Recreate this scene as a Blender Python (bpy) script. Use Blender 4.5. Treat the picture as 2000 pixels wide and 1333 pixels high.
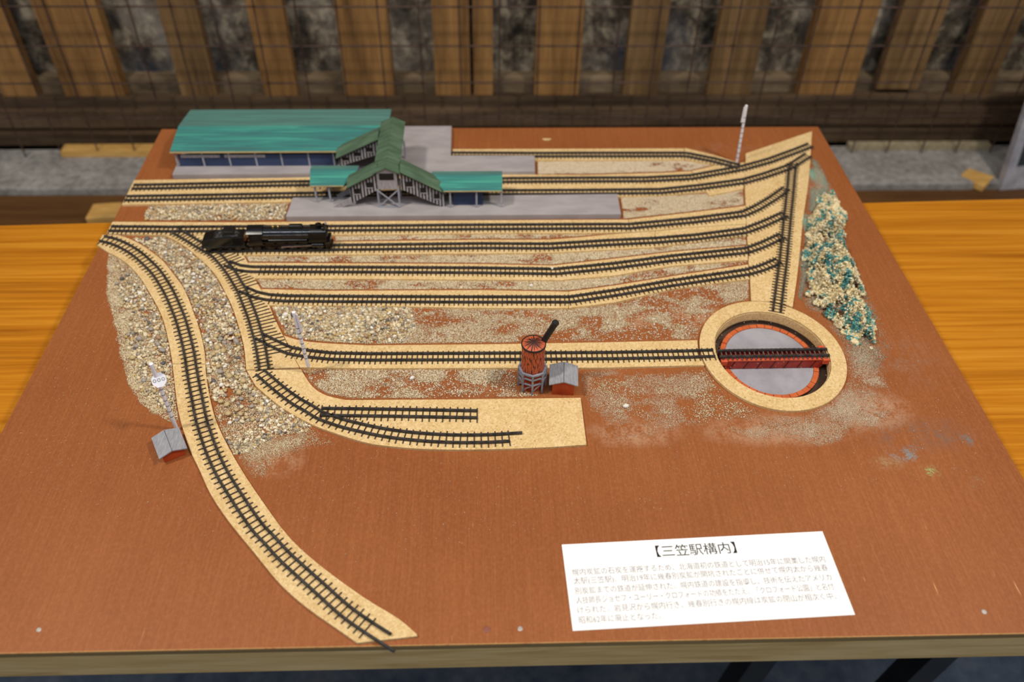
import bpy, bmesh, math, random
import numpy as np
from mathutils import Vector, Matrix

for o in list(bpy.data.objects):
    bpy.data.objects.remove(o)
scene = bpy.context.scene
COL = scene.collection
rng = np.random.default_rng(7)
random.seed(7)

# ------------------------------------------------------------------ camera
ZB = 0.738                      # height of the layout board's top above the floor
CAM_H = 0.58                    # camera height above the board
FPX, PITCH, YAW, ROLL = 1650.0, 0.76036368, -0.04575396, 0.0195332
_c, _s = math.cos(ROLL), math.sin(ROLL)
_cy, _sy = math.cos(YAW), math.sin(YAW)
_ZR = np.array([[_cy, -_sy, 0], [_sy, _cy, 0], [0, 0, 1]])
_R0 = np.array([1.0, 0, 0])
_U0 = np.array([0, math.sin(PITCH), math.cos(PITCH)])
_F0 = np.array([0, math.cos(PITCH), -math.sin(PITCH)])
C_R = _ZR @ (_c * _R0 + _s * _U0)
C_U = _ZR @ (-_s * _R0 + _c * _U0)
C_F = _ZR @ _F0
CAM = np.array([0.0, 0.0, ZB + CAM_H])

cam_data = bpy.data.cameras.new('camera')
cam_data.sensor_fit = 'HORIZONTAL'
cam_data.sensor_width = 36.0
cam_data.lens = FPX / 2000.0 * 36.0
cam_data.clip_start = 0.02
cam_data.clip_end = 50
cam = bpy.data.objects.new('camera', cam_data)
COL.objects.link(cam)
m = Matrix(((C_R[0], C_U[0], -C_F[0], CAM[0]), (C_R[1], C_U[1], -C_F[1], CAM[1]),
            (C_R[2], C_U[2], -C_F[2], CAM[2]), (0, 0, 0, 1)))
cam.matrix_world = m
cam_data.dof.use_dof = True
cam_data.dof.focus_distance = 0.765
cam_data.dof.aperture_fstop = 4.0
scene.camera = cam

# ------------------------------------------------------------------ world, lamps, exposure
world = bpy.data.worlds.new('room_light')
scene.world = world
world.use_nodes = True
bg = world.node_tree.nodes['Background']
bg.inputs[0].default_value = (0.80, 0.88, 1.0, 1)
bg.inputs[1].default_value = 0.25


def area_lamp(name, loc, aim, size, power, color):
    d = bpy.data.lights.new(name, 'AREA')
    d.shape = 'DISK'
    d.size = size
    d.energy = power
    d.color = color
    o = bpy.data.objects.new(name, d)
    COL.objects.link(o)
    o.location = loc
    o.rotation_euler = (Vector(aim) - Vector(loc)).to_track_quat('-Z', 'Y').to_euler()
    return o


area_lamp('ceiling_lamp_left', (-0.80, 0.34, ZB + 1.45), (-0.05, 0.75, ZB), 0.16, 12.9, (1.0, 0.93, 0.82))
area_lamp('ceiling_lamp_right', (0.85, 0.30, ZB + 1.45), (0.05, 0.75, ZB), 0.16, 14.4, (1.0, 0.93, 0.82))
tube_lamp = area_lamp('ceiling_tube_lamp', (0.0, -0.28, ZB + 1.60), (0.0, 0.70, ZB), 1.5, 8.0, (0.86, 0.93, 1.0))
tube_lamp.data.shape = 'RECTANGLE'
tube_lamp.data.size = 1.5
tube_lamp.data.size_y = 0.10

vs = scene.view_settings
vs.view_transform = 'Standard'
vs.look = 'None'
vs.exposure = 0.0
vs.gamma = 1.0
vs.use_curve_mapping = False

# ------------------------------------------------------------------ helpers: where a traced point of the photo stands


def ray(x, y):
    return (x - 1000) * C_R - (y - 666.5) * C_U + FPX * C_F


def P(x, y, z=0.0):
    """point on the horizontal plane z above the board top"""
    r = ray(x, y)
    t = (z - CAM_H) / r[2]
    return np.array([r[0] * t, r[1] * t, ZB + z])


def PY(x, y, Y):
    """point on the upright plane at depth Y"""
    r = ray(x, y)
    return CAM + r * (Y / r[1])


def proj(v):
    d = np.asarray(v, float) - CAM
    k = FPX / (d @ C_F)
    return np.array([1000 + (d @ C_R) * k, 666.5 - (d @ C_U) * k])


def height_at(base, y):
    """height above the board at which an upright on BASE reaches row y"""
    lo, hi = -0.2, 0.5
    for _ in range(50):
        mid = (lo + hi) / 2
        if proj([base[0], base[1], ZB + mid])[1] > y:
            lo = mid
        else:
            hi = mid
    return mid


def srgb(r, g, b):
    f = lambda c: ((c / 255) / 12.92) if c / 255 <= 0.04045 else (((c / 255) + 0.055) / 1.055) ** 2.4
    return (f(r), f(g), f(b), 1.0)


# ------------------------------------------------------------------ materials
class NT:
    def __init__(self, name):
        self.m = bpy.data.materials.new(name)
        self.m.use_nodes = True
        self.t = self.m.node_tree
        self.b = self.t.nodes['Principled BSDF']

    def n(self, kind, **kw):
        nd = self.t.nodes.new(kind)
        for k, v in kw.items():
            setattr(nd, k, v)
        return nd

    def l(self, a, b):
        self.t.links.new(a, b)

    def coord(self, scale=(1, 1, 1), loc=(0, 0, 0), rot=(0, 0, 0), out='Object'):
        tc = self.n('ShaderNodeTexCoord')
        mp = self.n('ShaderNodeMapping')
        mp.inputs['Scale'].default_value = scale
        mp.inputs['Location'].default_value = loc
        mp.inputs['Rotation'].default_value = rot
        self.l(tc.outputs[out], mp.inputs[0])
        return mp.outputs[0]

    def noise(self, vec, scale, detail=4, rough=0.55, dist=0.0):
        nd = self.n('ShaderNodeTexNoise')
        nd.inputs['Scale'].default_value = scale
        nd.inputs['Detail'].default_value = detail
        nd.inputs['Roughness'].default_value = rough
        nd.inputs['Distortion'].default_value = dist
        self.l(vec, nd.inputs['Vector'])
        return nd.outputs[0]

    def ramp(self, fac, stops, interp='LINEAR'):
        nd = self.n('ShaderNodeValToRGB')
        cr = nd.color_ramp
        cr.interpolation = interp
        while len(cr.elements) < len(stops):
            cr.elements.new(0.5)
        for e, (p, c) in zip(cr.elements, stops):
            e.position = p
            e.color = c if len(c) == 4 else (*c, 1)
        self.l(fac, nd.inputs[0])
        return nd.outputs[0]

    def mix(self, fac, a, b, mode='MIX'):
        nd = self.n('ShaderNodeMix', data_type='RGBA', blend_type=mode)
        for sock, v in ((nd.inputs[0], fac), (nd.inputs[6], a), (nd.inputs[7], b)):
            if isinstance(v, (int, float)):
                sock.default_value = v
            elif isinstance(v, tuple):
                sock.default_value = v
            else:
                self.l(v, sock)
        return nd.outputs[2]

    def math(self, op, a, b=0.0, clamp=False):
        nd = self.n('ShaderNodeMath', operation=op, use_clamp=clamp)
        for sock, v in ((nd.inputs[0], a), (nd.inputs[1], b)):
            if isinstance(v, (int, float)):
                sock.default_value = v
            else:
                self.l(v, sock)
        return nd.outputs[0]

    def bump(self, h, strength=0.3, dist=0.001):
        nd = self.n('ShaderNodeBump')
        nd.inputs['Strength'].default_value = strength
        nd.inputs['Distance'].default_value = dist
        self.l(h, nd.inputs['Height'])
        self.l(nd.outputs[0], self.b.inputs['Normal'])

    def done(self, color=None, rough=0.6, metal=0.0, spec=0.4):
        if color is not None:
            if isinstance(color, tuple):
                self.b.inputs['Base Color'].default_value = color
            else:
                self.l(color, self.b.inputs['Base Color'])
        self.b.inputs['Roughness'].default_value = rough
        self.b.inputs['Metallic'].default_value = metal
        self.b.inputs['Specular IOR Level'].default_value = spec
        return self.m


def mat_mottled(name, c1, c2, scale, rough=0.6, stretch=(1, 1, 1), lo=0.35, hi=0.65, spec=0.35, bump=0.0, metal=0.0, detail=4):
    k = NT(name)
    v = k.coord(stretch)
    f = k.noise(v, scale, detail)
    if bump:
        k.bump(f, bump, 0.0006)
    return k.done(k.ramp(f, [(lo, c1), (hi, c2)]), rough, metal, spec)


M = {}


def make_board_paint():
    k = NT('red_brown_paint')
    v = k.coord()
    big = k.noise(v, 6, 4)
    base = k.ramp(big, [(0.3, srgb(139, 77, 36)), (0.5, srgb(149, 86, 42)), (0.72, srgb(160, 95, 50))])
    # brushed grain running front to back
    vg = k.coord((640, 16, 1))
    gr = k.noise(vg, 1.0, 3, 0.6)
    base = k.mix(0.30, base, k.ramp(gr, [(0.30, srgb(124, 66, 32)), (0.5, srgb(149, 85, 42)), (0.70, srgb(174, 108, 62))]))
    sp_ = k.noise(k.coord((1, .6, 1)), 520, 3, 0.6)
    base = k.mix(0.22, base, k.ramp(sp_, [(0.34, srgb(132, 68, 34)), (0.5, srgb(152, 86, 46)), (0.66, srgb(178, 112, 74))]))
    # pale chips where the wood shows through, denser near the front edge
    vc = k.coord((330, 24, 1), (3.1, 0.7, 0))
    ch = k.noise(vc, 1.0, 2, 0.5)
    sep = k.n('ShaderNodeSeparateXYZ')
    k.l(k.coord(), sep.inputs[0])
    near = k.n('ShaderNodeMapRange')
    near.inputs[1].default_value = 0.29
    near.inputs[2].default_value = 0.46
    near.inputs[3].default_value = 0.0
    near.inputs[4].default_value = 0.09
    k.l(sep.outputs[1], near.inputs[0])
    th = k.math('ADD', 0.715, near.outputs[0])
    chip = k.math('MULTIPLY', k.math('SUBTRACT', ch, th), 22, True)
    base = k.mix(chip, base, srgb(214, 160, 108))
    # thin veils of dried paint and dust, each with a place of its own
    veil = k.noise(k.coord((1, 0.8, 1), (0.3, 0.1, 0)), 70, 7, 0.72, 0.0)
    fine = k.noise(k.coord(), 420, 3, 0.6)
    for (px, py, rx, ry, col, amt, lo) in (
            (1768, 884, .020, .013, srgb(120, 152, 158), 1.0, .50), (1812, 925, .019, .012, srgb(152, 142, 92), .85, .53),
            (1812, 922, .009, .007, srgb(164, 190, 120), 1.0, .56), (1735, 905, .018, .010, srgb(165, 132, 96), .7, .50),
            (1800, 850, .060, .026, srgb(128, 96, 80), .75, .47), (1890, 860, .008, .012, srgb(112, 116, 116), .9, .5),
            (1900, 945, .018, .010, srgb(150, 122, 90), .7, .55), (1596, 345, .011, .022, srgb(120, 182, 160), 1.2, .36),
            (1606, 380, .020, .050, srgb(176, 140, 118), .9, .44), (1582, 440, .012, .040, srgb(118, 166, 148), 1.0, .44),
            (1576, 520, .012, .035, srgb(120, 160, 142), .9, .46), (1740, 700, .06, .05, srgb(150, 108, 84), .7, .5),
            (1420, 290, .05, .016, srgb(166, 116, 92), .6, .5), (1372, 300, .012, .008, srgb(190, 140, 118), .7, .5),
            (330, 415, .03, .008, srgb(158, 104, 80), .8, .5), (1240, 846, .05, .020, srgb(196, 158, 126), .5, .46),
            (1520, 840, .085, .022, srgb(198, 162, 130), .5, .45), (1690, 800, .05, .030, srgb(188, 146, 116), .8, .44),
            (540, 890, .03, .028, srgb(196, 160, 126), .5, .47), (1250, 620, .16, .020, srgb(196, 160, 126), .8, .50),
            (830, 750, .16, .018, srgb(190, 150, 116), .6, .52)):
        p = P(px, py)
        vm = k.coord((1 / rx, 1 / ry, 0), (-p[0] / rx, -p[1] / ry, 0))
        ln = k.n('ShaderNodeVectorMath', operation='LENGTH')
        k.l(vm, ln.inputs[0])
        near = k.math('SUBTRACT', 1.0, k.math('POWER', ln.outputs['Value'], 2.0), True)
        a = k.math('MULTIPLY', k.math('SUBTRACT', k.math('ADD', k.math('MULTIPLY', veil, .62), k.math('MULTIPLY', fine, .38)), lo - .02), 7.0, True)
        a = k.math('MULTIPLY', k.math('MULTIPLY', a, near), amt * 1.2, True)
        base = k.mix(a, base, col)
    k.bump(gr, 0.10, 0.0004)
    return k.done(base, 0.50, 0, 0.35)


M['board'] = make_board_paint()


def make_wood(name, c1, c2, c3, axis_scale, scale=1.0, rough=0.5, spec=0.4, dist=1.2, coat=0.0, lo=.3, hi=.7):
    k = NT(name)
    v = k.coord(axis_scale)
    a = k.noise(v, scale, 5, 0.6, dist)
    b = k.noise(v, scale * 4.7, 3, 0.6, 0.3)
    col = k.ramp(a, [(lo, c1), (0.5, c2), (hi, c3)])
    col = k.mix(0.35, col, k.ramp(b, [(lo, c1), (hi, c3)]))
    k.bump(b, 0.08, 0.0006)
    k.b.inputs['Coat Weight'].default_value = coat
    return k.done(col, rough, 0, spec)


M['table'] = make_wood('orange_wood_laminate', srgb(152, 84, 10), srgb(196, 122, 22), srgb(216, 146, 44), (1.6, 60, 1), 1.0, 0.30, 0.4)
M['pine'] = make_wood('pine', srgb(186, 140, 74), srgb(228, 190, 124), srgb(236, 206, 150), (4, 60, 60), 0.8, 0.6, 0.3, 2.2)
M['ply_edge'] = make_wood('ply_edge', srgb(106, 88, 54), srgb(146, 120, 76), srgb(176, 146, 98), (6, 6, 900), 0.6, 0.7, 0.2, 0.3)
M['chipped_edge'] = make_wood('chipped_edge', srgb(200, 150, 90), srgb(214, 168, 106), srgb(186, 118, 70), (160, 8, 8), 1, 0.7, 0.2, 0.3)
M['slat'] = make_wood('weathered_slat', srgb(88, 60, 34), srgb(134, 96, 54), srgb(172, 128, 76), (26, 26, 2.6), 1.0, 0.7, 0.2, 0.8)
M['slat2'] = make_wood('weathered_slat_dull', srgb(72, 54, 34), srgb(112, 84, 52), srgb(142, 110, 72), (26, 26, 2.6), 1.0, 0.7, 0.2, 0.8)
M['beam'] = make_wood('dark_beam', srgb(48, 36, 26), srgb(76, 59, 43), srgb(108, 87, 66), (2.5, 20, 26), 1.0, 0.7, 0.2, 0.8)
M['sill'] = make_wood('grey_sill', srgb(80, 66, 48), srgb(124, 104, 80), srgb(150, 130, 104), (5, 20, 20), 1.0, 0.8, 0.2, 0.8)
M['bench'] = make_wood('brown_bench', srgb(66, 42, 22), srgb(92, 60, 30), srgb(112, 76, 40), (2, 16, 16), 1.0, 0.6, 0.25, 0.8)
M['offcut'] = make_wood('pale_offcut', srgb(176, 128, 62), srgb(204, 158, 88), srgb(222, 182, 112), (8, 40, 40), 1, 0.7, 0.2)


def make_stone_wall():
    k = NT('rough_stone_wall')
    v = k.coord((1, 1, 0.8))
    a = k.noise(v, 8, 7, 0.62, 0.4)
    b = k.noise(v, 40, 6, 0.7, 0.3)
    col = k.ramp(a, [(0.36, srgb(40, 36, 32)), (0.46, srgb(88, 78, 68)), (0.55, srgb(150, 138, 124)), (0.66, srgb(196, 184, 168))])
    col = k.mix(0.5, col, k.ramp(b, [(0.38, srgb(34, 30, 26)), (0.50, srgb(110, 98, 80)), (0.64, srgb(216, 198, 168))]))
    blue = k.noise(k.coord((1, 1, .5), (4, 2, 0)), 7, 3)
    col = k.mix(k.math('MULTIPLY', k.math('SUBTRACT', blue, 0.54), 6, True), col, srgb(52, 62, 80))
    h = k.math('ADD', a, k.math('MULTIPLY', b, 0.4))
    k.bump(h, 0.6, 0.02)
    return k.done(col, 0.85, 0, 0.2)


M['stone_wall'] = make_stone_wall()


def make_concrete(name, c1, c2, c3, scale=14):
    k = NT(name)
    v = k.coord()
    a = k.noise(v, scale, 6, 0.65)
    b = k.noise(v, scale * 6, 4, 0.7)
    col = k.ramp(a, [(0.3, c1), (0.5, c2), (0.7, c3)])
    col = k.mix(0.4, col, k.ramp(b, [(0.35, c1), (0.65, c3)]))
    k.bump(b, 0.4, 0.004)
    return k.done(col, 0.85, 0, 0.2)


M['concrete'] = make_concrete('grey_concrete', srgb(88, 82, 77), srgb(140, 135, 130), srgb(176, 171, 166))
M['concrete_cap'] = make_concrete('pale_concrete_cap', srgb(120, 108, 84), srgb(160, 146, 116), srgb(180, 166, 138))
M['floor'] = make_concrete('dark_floor', srgb(70, 86, 108), srgb(112, 126, 144), srgb(148, 154, 162), 6)


def make_cork():
    k = NT('cork')
    v = k.coord()
    vo = k.n('ShaderNodeTexVoronoi')
    vo.inputs['Scale'].default_value = 620
    k.l(v, vo.inputs['Vector'])
    cell = k.ramp(vo.outputs['Color'], [(0.1, srgb(203, 166, 108)), (0.5, srgb(221, 187, 132)), (0.9, srgb(236, 208, 158))])
    spk = k.noise(v, 480, 3, 0.65)
    col = k.mix(k.math('MULTIPLY', k.math('SUBTRACT', 0.385, spk), 14, True), cell, srgb(138, 94, 46))
    big = k.noise(v, 30, 3)
    col = k.mix(0.3, col, k.ramp(big, [(0.35, srgb(204, 166, 108)), (0.65, srgb(232, 202, 150))]))
    k.bump(spk, 0.35, 0.0006)
    return k.done(col, 0.85, 0, 0.15)


M['cork'] = make_cork()
M['rail'] = mat_mottled('black_rail', srgb(40, 36, 34), srgb(70, 64, 60), 200, 0.45, spec=0.4)
M['sleeper'] = mat_mottled('dark_sleeper', srgb(58, 46, 38), srgb(84, 68, 56), 300, 0.7, spec=0.2)
M['bridge_sleeper'] = mat_mottled('grey_brown_sleeper', srgb(66, 54, 48), srgb(112, 94, 84), 300, 0.6)
M['platform'] = mat_mottled('grey_platform_paint', srgb(156, 148, 148), srgb(172, 164, 164), 25, 0.6, (1, 3, 1), bump=0.05)
M['grey_post'] = mat_mottled('grey_post_paint', srgb(150, 150, 160), srgb(172, 172, 182), 60, 0.6)
M['navy'] = mat_mottled('navy_wall', srgb(44, 56, 86), srgb(60, 72, 104), 20, 0.6)
M['bare_edge'] = mat_mottled('bare_card_edge', srgb(190, 160, 108), srgb(206, 178, 128), 60, 0.8)
M['teal'] = None


def make_teal(name, c1, c2, c3):
    k = NT(name)
    v = k.coord((10, 190, 60))
    a = k.noise(v, 1.0, 5, 0.6, 0.6)
    col = k.ramp(a, [(0.30, c1), (0.5, c2), (0.68, c3)])
    k.bump(a, 0.1, 0.0005)
    return k.done(col, 0.55, 0, 0.35)


M['teal'] = make_teal('teal_roof_paint', srgb(66, 104, 104), srgb(60, 126, 120), srgb(74, 158, 140))
M['teal_grey'] = make_teal('grey_teal_back_slope', srgb(82, 112, 108), srgb(84, 128, 120), srgb(94, 144, 132))  # greyer teal, used on the back slopes
M['green'] = mat_mottled('green_roof_paint', srgb(70, 92, 70), srgb(92, 116, 92), 40, 0.6, (1, 4, 1))


def make_stripes():
    k = NT('black_and_white_boarding')
    sep = k.n('ShaderNodeSeparateXYZ')
    k.l(k.coord(), sep.inputs[0])
    w = k.math('FRACT', k.math('MULTIPLY', sep.outputs[0], 270))
    jit = k.noise(k.coord(), 300, 2)
    w = k.math('ADD', w, k.math('MULTIPLY', k.math('SUBTRACT', jit, .5), .5))
    col = k.ramp(w, [(0.48, srgb(176, 170, 172)), (0.54, srgb(40, 36, 36))])
    return k.done(col, 0.7, 0, 0.2)


M['stripes'] = make_stripes()
M['grey_board'] = mat_mottled('grey_boarding', srgb(150, 142, 144), srgb(178, 170, 172), 120, 0.7, (6, 1, 1))
M['black_void'] = mat_mottled('black_opening', srgb(18, 16, 16), srgb(34, 28, 26), 80, 0.7)
M['loco_boiler'] = mat_mottled('gloss_black_boiler', srgb(10, 10, 11), srgb(18, 18, 20), 200, 0.09, spec=1.0)
M['loco'] = mat_mottled('gloss_black', srgb(10, 10, 11), srgb(20, 19, 20), 200, 0.20, spec=0.6)
M['coal'] = mat_mottled('coal', srgb(12, 11, 11), srgb(40, 36, 34), 700, 0.35, bump=0.9)
M['steel'] = mat_mottled('dull_steel', srgb(150, 146, 146), srgb(190, 186, 186), 100, 0.3, metal=0.9)
M['brass'] = mat_mottled('brass', srgb(170, 140, 70), srgb(200, 170, 90), 100, 0.3, metal=0.8)
M['orange_brick'] = mat_mottled('orange_brick_paint', srgb(188, 88, 44), srgb(206, 104, 56), 90, 0.6)
M['brick_dark'] = mat_mottled('dark_pit', srgb(58, 40, 30), srgb(92, 68, 52), 60, 0.8)
M['pit_floor'] = mat_mottled('grey_pit_paint', srgb(146, 142, 148), srgb(166, 162, 168), 40, 0.5, bump=0.08)
M['girder'] = mat_mottled('girder_red', srgb(150, 46, 36), srgb(176, 62, 48), 120, 0.5)
M['girder_bright'] = mat_mottled('girder_orange', srgb(196, 78, 48), srgb(216, 96, 60), 120, 0.5)
M['black_paint'] = mat_mottled('black_paint', srgb(24, 22, 22), srgb(44, 40, 40), 100, 0.5)
M['hut_red'] = mat_mottled('hut_red', srgb(168, 62, 24), srgb(188, 76, 32), 80, 0.55)
M['hut_roof'] = mat_mottled('hut_roof_grey', srgb(138, 138, 144), srgb(164, 162, 164), 150, 0.65, (6, 1, 1))
M['tower_grey'] = mat_mottled('tower_grey', srgb(120, 124, 136), srgb(150, 152, 162), 120, 0.55)


def make_tank():
    k = NT('orange_tank_black_streaks')
    tc = k.n('ShaderNodeTexCoord')
    sep = k.n('ShaderNodeSeparateXYZ')
    k.l(tc.outputs['Object'], sep.inputs[0])
    ang = k.math('ARCTAN2', sep.outputs[1], sep.outputs[0])
    cmb = k.n('ShaderNodeCombineXYZ')
    k.l(k.math('MULTIPLY', ang, 7.0), cmb.inputs[0])
    k.l(k.math('MULTIPLY', sep.outputs[2], 90), cmb.inputs[1])
    a = k.noise(cmb.outputs[0], 1.6, 3, 0.6)
    return k.done(k.ramp(a, [(0.43, srgb(36, 28, 26)), (0.48, srgb(186, 82, 44)), (0.8, srgb(206, 100, 58))]), 0.5, 0, 0.4)


def make_tank_top():
    k = NT('orange_lid_black_rays')
    tc = k.n('ShaderNodeTexCoord')
    sep = k.n('ShaderNodeSeparateXYZ')
    k.l(tc.outputs['Object'], sep.inputs[0])
    ang = k.math('ARCTAN2', sep.outputs[1], sep.outputs[0])
    cmb = k.n('ShaderNodeCombineXYZ')
    k.l(k.math('MULTIPLY', ang, 3.6), cmb.inputs[0])
    a = k.noise(cmb.outputs[0], 1.9, 2, 0.6)
    r = k.math('SQRT', k.math('ADD', k.math('POWER', sep.outputs[0], 2.0), k.math('POWER', sep.outputs[1], 2.0)))
    f = k.math('ADD', a, k.math('MULTIPLY', r, 22))
    return k.done(k.ramp(f, [(0.62, srgb(44, 34, 34)), (0.68, srgb(204, 100, 62))]), 0.45, 0, 0.4)


M['tank'] = make_tank()
M['tank_top'] = make_tank_top()
M['white_paint'] = mat_mottled('white_signal_paint', srgb(226, 222, 228), srgb(240, 236, 240), 100, 0.5)
M['bare_stick'] = mat_mottled('bare_stick', srgb(206, 176, 120), srgb(222, 196, 142), 100, 0.7)
M['paper'] = mat_mottled('white_paper', srgb(250, 248, 244), srgb(254, 252, 250), 30, 0.8, spec=0.1)
M['ink'] = mat_mottled('black_ink', srgb(26, 22, 24), srgb(40, 34, 36), 100, 0.7)
M['blown_ink'] = mat_mottled('overexposed_ink', srgb(122, 108, 114), srgb(142, 128, 134), 100, 0.8, spec=0.1)  # overexposure of the body print is put into this grey
M['wire'] = mat_mottled('rusty_wire', srgb(58, 40, 32), srgb(92, 70, 60), 40, 0.6, metal=0.3)
M['black_leg'] = mat_mottled('black_steel_leg', srgb(20, 20, 22), srgb(34, 33, 34), 20, 0.45)
M['silver'] = mat_mottled('silver_frame', srgb(150, 146, 152), srgb(190, 186, 192), 30, 0.4, metal=0.2)
M['dark_panel'] = mat_mottled('dark_picture', srgb(38, 44, 48), srgb(58, 64, 68), 12, 0.4)
M['screw'] = mat_mottled('screw_head', srgb(176, 168, 158), srgb(206, 198, 188), 500, 0.4, metal=0.4)
M['screw_brown'] = mat_mottled('painted_screw_head', srgb(128, 74, 60), srgb(146, 88, 70), 500, 0.5)


def make_attr(name, rough=0.75, spec=0.25):
    k = NT(name)
    at = k.n('ShaderNodeAttribute')
    at.attribute_name = 'Col'
    return k.done(at.outputs['Color'], rough, 0, spec)


M['grains'] = make_attr('sand_and_gravel')
M['moss'] = make_attr('dyed_foam_moss', 0.9, 0.1)
PEB = [mat_mottled('pebble_%s' % n, srgb(*a), srgb(*b), 350, 0.55, spec=0.4) for n, a, b in (
    ('cream', (206, 188, 152), (232, 218, 188)), ('grey', (140, 130, 120), (178, 168, 156)), ('tan', (178, 152, 106), (206, 182, 136)),
    ('white', (220, 210, 196), (244, 238, 228)), ('dark', (78, 72, 72), (114, 106, 104)), ('rust', (150, 116, 86), (184, 150, 116)))]

# ------------------------------------------------------------------ object helpers
ORG = {}


def tag(o, label=None, cat=None, group=None, kind=None):
    if label:
        o['label'] = label
    if cat:
        o['category'] = cat
    if group:
        o['group'] = group
    if kind:
        o['kind'] = kind
    return o


def thing(name, label, cat, loc, group=None):
    o = bpy.data.objects.new(name, None)
    o.empty_display_size = 0.01
    COL.objects.link(o)
    o.location = Vector(loc)
    ORG[o.name] = Vector(loc)
    return tag(o, label, cat, group)


def mesh_obj(name, verts, faces, mat, parent=None, org=None, smooth=False, mats=None, fmat=None):
    if parent is not None:
        org = ORG[parent.name]
    elif org is None:
        org = Vector((0, 0, 0))
    org = Vector(org)
    me = bpy.data.meshes.new(name)
    me.from_pydata([tuple(Vector(v) - org) for v in verts], [], faces)
    if mats:
        for q in mats:
            me.materials.append(q)
        me.polygons.foreach_set('material_index', fmat)
    else:
        me.materials.append(mat)
    if smooth:
        me.polygons.foreach_set('use_smooth', [True] * len(me.polygons))
    me.update()
    bm = bmesh.new()
    bm.from_mesh(me)
    bmesh.ops.recalc_face_normals(bm, faces=bm.faces)
    bm.to_mesh(me)
    bm.free()
    o = bpy.data.objects.new(name, me)
    COL.objects.link(o)
    if parent is not None:
        o.parent = parent
    else:
        o.location = org
    ORG[o.name] = org
    return o


class MB:
    def __init__(self):
        self.v = []
        self.f = []
        self.smooth = False

    def add(self, verts, faces):
        n = len(self.v)
        self.v += [tuple(float(c) for c in q) for q in verts]
        self.f += [tuple(i + n for i in f) for f in faces]
        return self

    def box(self, lo, hi):
        x0, y0, z0 = lo
        x1, y1, z1 = hi
        return self.add([(x0, y0, z0), (x1, y0, z0), (x1, y1, z0), (x0, y1, z0), (x0, y0, z1), (x1, y0, z1), (x1, y1, z1), (x0, y1, z1)],
                        [(0, 3, 2, 1), (4, 5, 6, 7), (0, 1, 5, 4), (1, 2, 6, 5), (2, 3, 7, 6), (3, 0, 4, 7)])

    def prism(self, poly, z0, z1):
        """poly: list of (x, y); upright prism"""
        n = len(poly)
        vs_ = [(p[0], p[1], z0) for p in poly] + [(p[0], p[1], z1) for p in poly]
        fs = [tuple(range(n - 1, -1, -1)), tuple(range(n, 2 * n))]
        fs += [(i, (i + 1) % n, n + (i + 1) % n, n + i) for i in range(n)]
        return self.add(vs_, fs)

    def extrude(self, poly, d):
        """any planar polygon (3-D) pushed along vector d"""
        n = len(poly)
        d = np.asarray(d, float)
        vs_ = [tuple(np.asarray(p, float)) for p in poly] + [tuple(np.asarray(p, float) + d) for p in poly]
        fs = [tuple(range(n - 1, -1, -1)), tuple(range(n, 2 * n))]
        fs += [(i, (i + 1) % n, n + (i + 1) % n, n + i) for i in range(n)]
        return self.add(vs_, fs)

    def slab(self, poly, t):
        a, b, c = (np.asarray(q, float) for q in poly[:3])
        nrm = np.cross(b - a, c - a)
        nrm /= np.linalg.norm(nrm)
        if nrm[2] > 0:
            nrm = -nrm
        return self.extrude(poly, nrm * t)

    def tube(self, a, b, r0, r1=None, n=12, cap=True):
        a, b = np.asarray(a, float), np.asarray(b, float)
        r1 = r0 if r1 is None else r1
        d = b - a
        d /= np.linalg.norm(d)
        u = np.cross(d, [0, 0, 1] if abs(d[2]) < 0.9 else [1, 0, 0])
        u /= np.linalg.norm(u)
        w = np.cross(d, u)
        ring = [(math.cos(2 * math.pi * i / n), math.sin(2 * math.pi * i / n)) for i in range(n)]
        vs_ = [a + r0 * (p * u + q * w) for p, q in ring] + [b + r1 * (p * u + q * w) for p, q in ring]
        fs = [(i, (i + 1) % n, n + (i + 1) % n, n + i) for i in range(n)]
        if cap:
            fs += [tuple(range(n - 1, -1, -1)), tuple(range(n, 2 * n))]
        return self.add(vs_, fs)

    def lathe(self, c, prof, n=20):
        """prof: list of (r, z) about an upright axis through c"""
        vs_, fs = [], []
        for r, z in prof:
            for i in range(n):
                t = 2 * math.pi * i / n
                vs_.append((c[0] + r * math.cos(t), c[1] + r * math.sin(t), c[2] + z))
        for k in range(len(prof) - 1):
            for i in range(n):
                j = (i + 1) % n
                fs.append((k * n + i, k * n + j, (k + 1) * n + j, (k + 1) * n + i))
        fs.append(tuple(range(n - 1, -1, -1)))
        fs.append(tuple(range((len(prof) - 1) * n, len(prof) * n)))
        return self.add(vs_, fs)

    def bar(self, a, b, w, h):
        """square-section bar from a to b"""
        a, b = np.asarray(a, float), np.asarray(b, float)
        d = b - a
        d /= np.linalg.norm(d)
        u = np.cross(d, [0, 0, 1] if abs(d[2]) < 0.95 else [0, 1, 0])
        u /= np.linalg.norm(u)
        q = np.cross(d, u)
        o = [(-1, -1), (1, -1), (1, 1), (-1, 1)]
        vs_ = [a + u * i * w / 2 + q * j * h / 2 for i, j in o] + [b + u * i * w / 2 + q * j * h / 2 for i, j in o]
        return self.add(vs_, [(3, 2, 1, 0), (4, 5, 6, 7), (0, 1, 5, 4), (1, 2, 6, 5), (2, 3, 7, 6), (3, 0, 4, 7)])

    def build(self, name, mat, parent=None, org=None, smooth=False):
        o = mesh_obj(name, self.v, self.f, mat, parent, org, smooth)
        if smooth:
            try:
                o.data.set_sharp_from_angle(angle=math.radians(40))
            except Exception:
                pass
        return o


def bevel(o, w, seg=2):
    md = o.modifiers.new('bevel', 'BEVEL')
    md.width = w
    md.segments = seg
    md.limit_method = 'ANGLE'
    return o


def structure(o):
    o['kind'] = 'structure'
    return o


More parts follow.
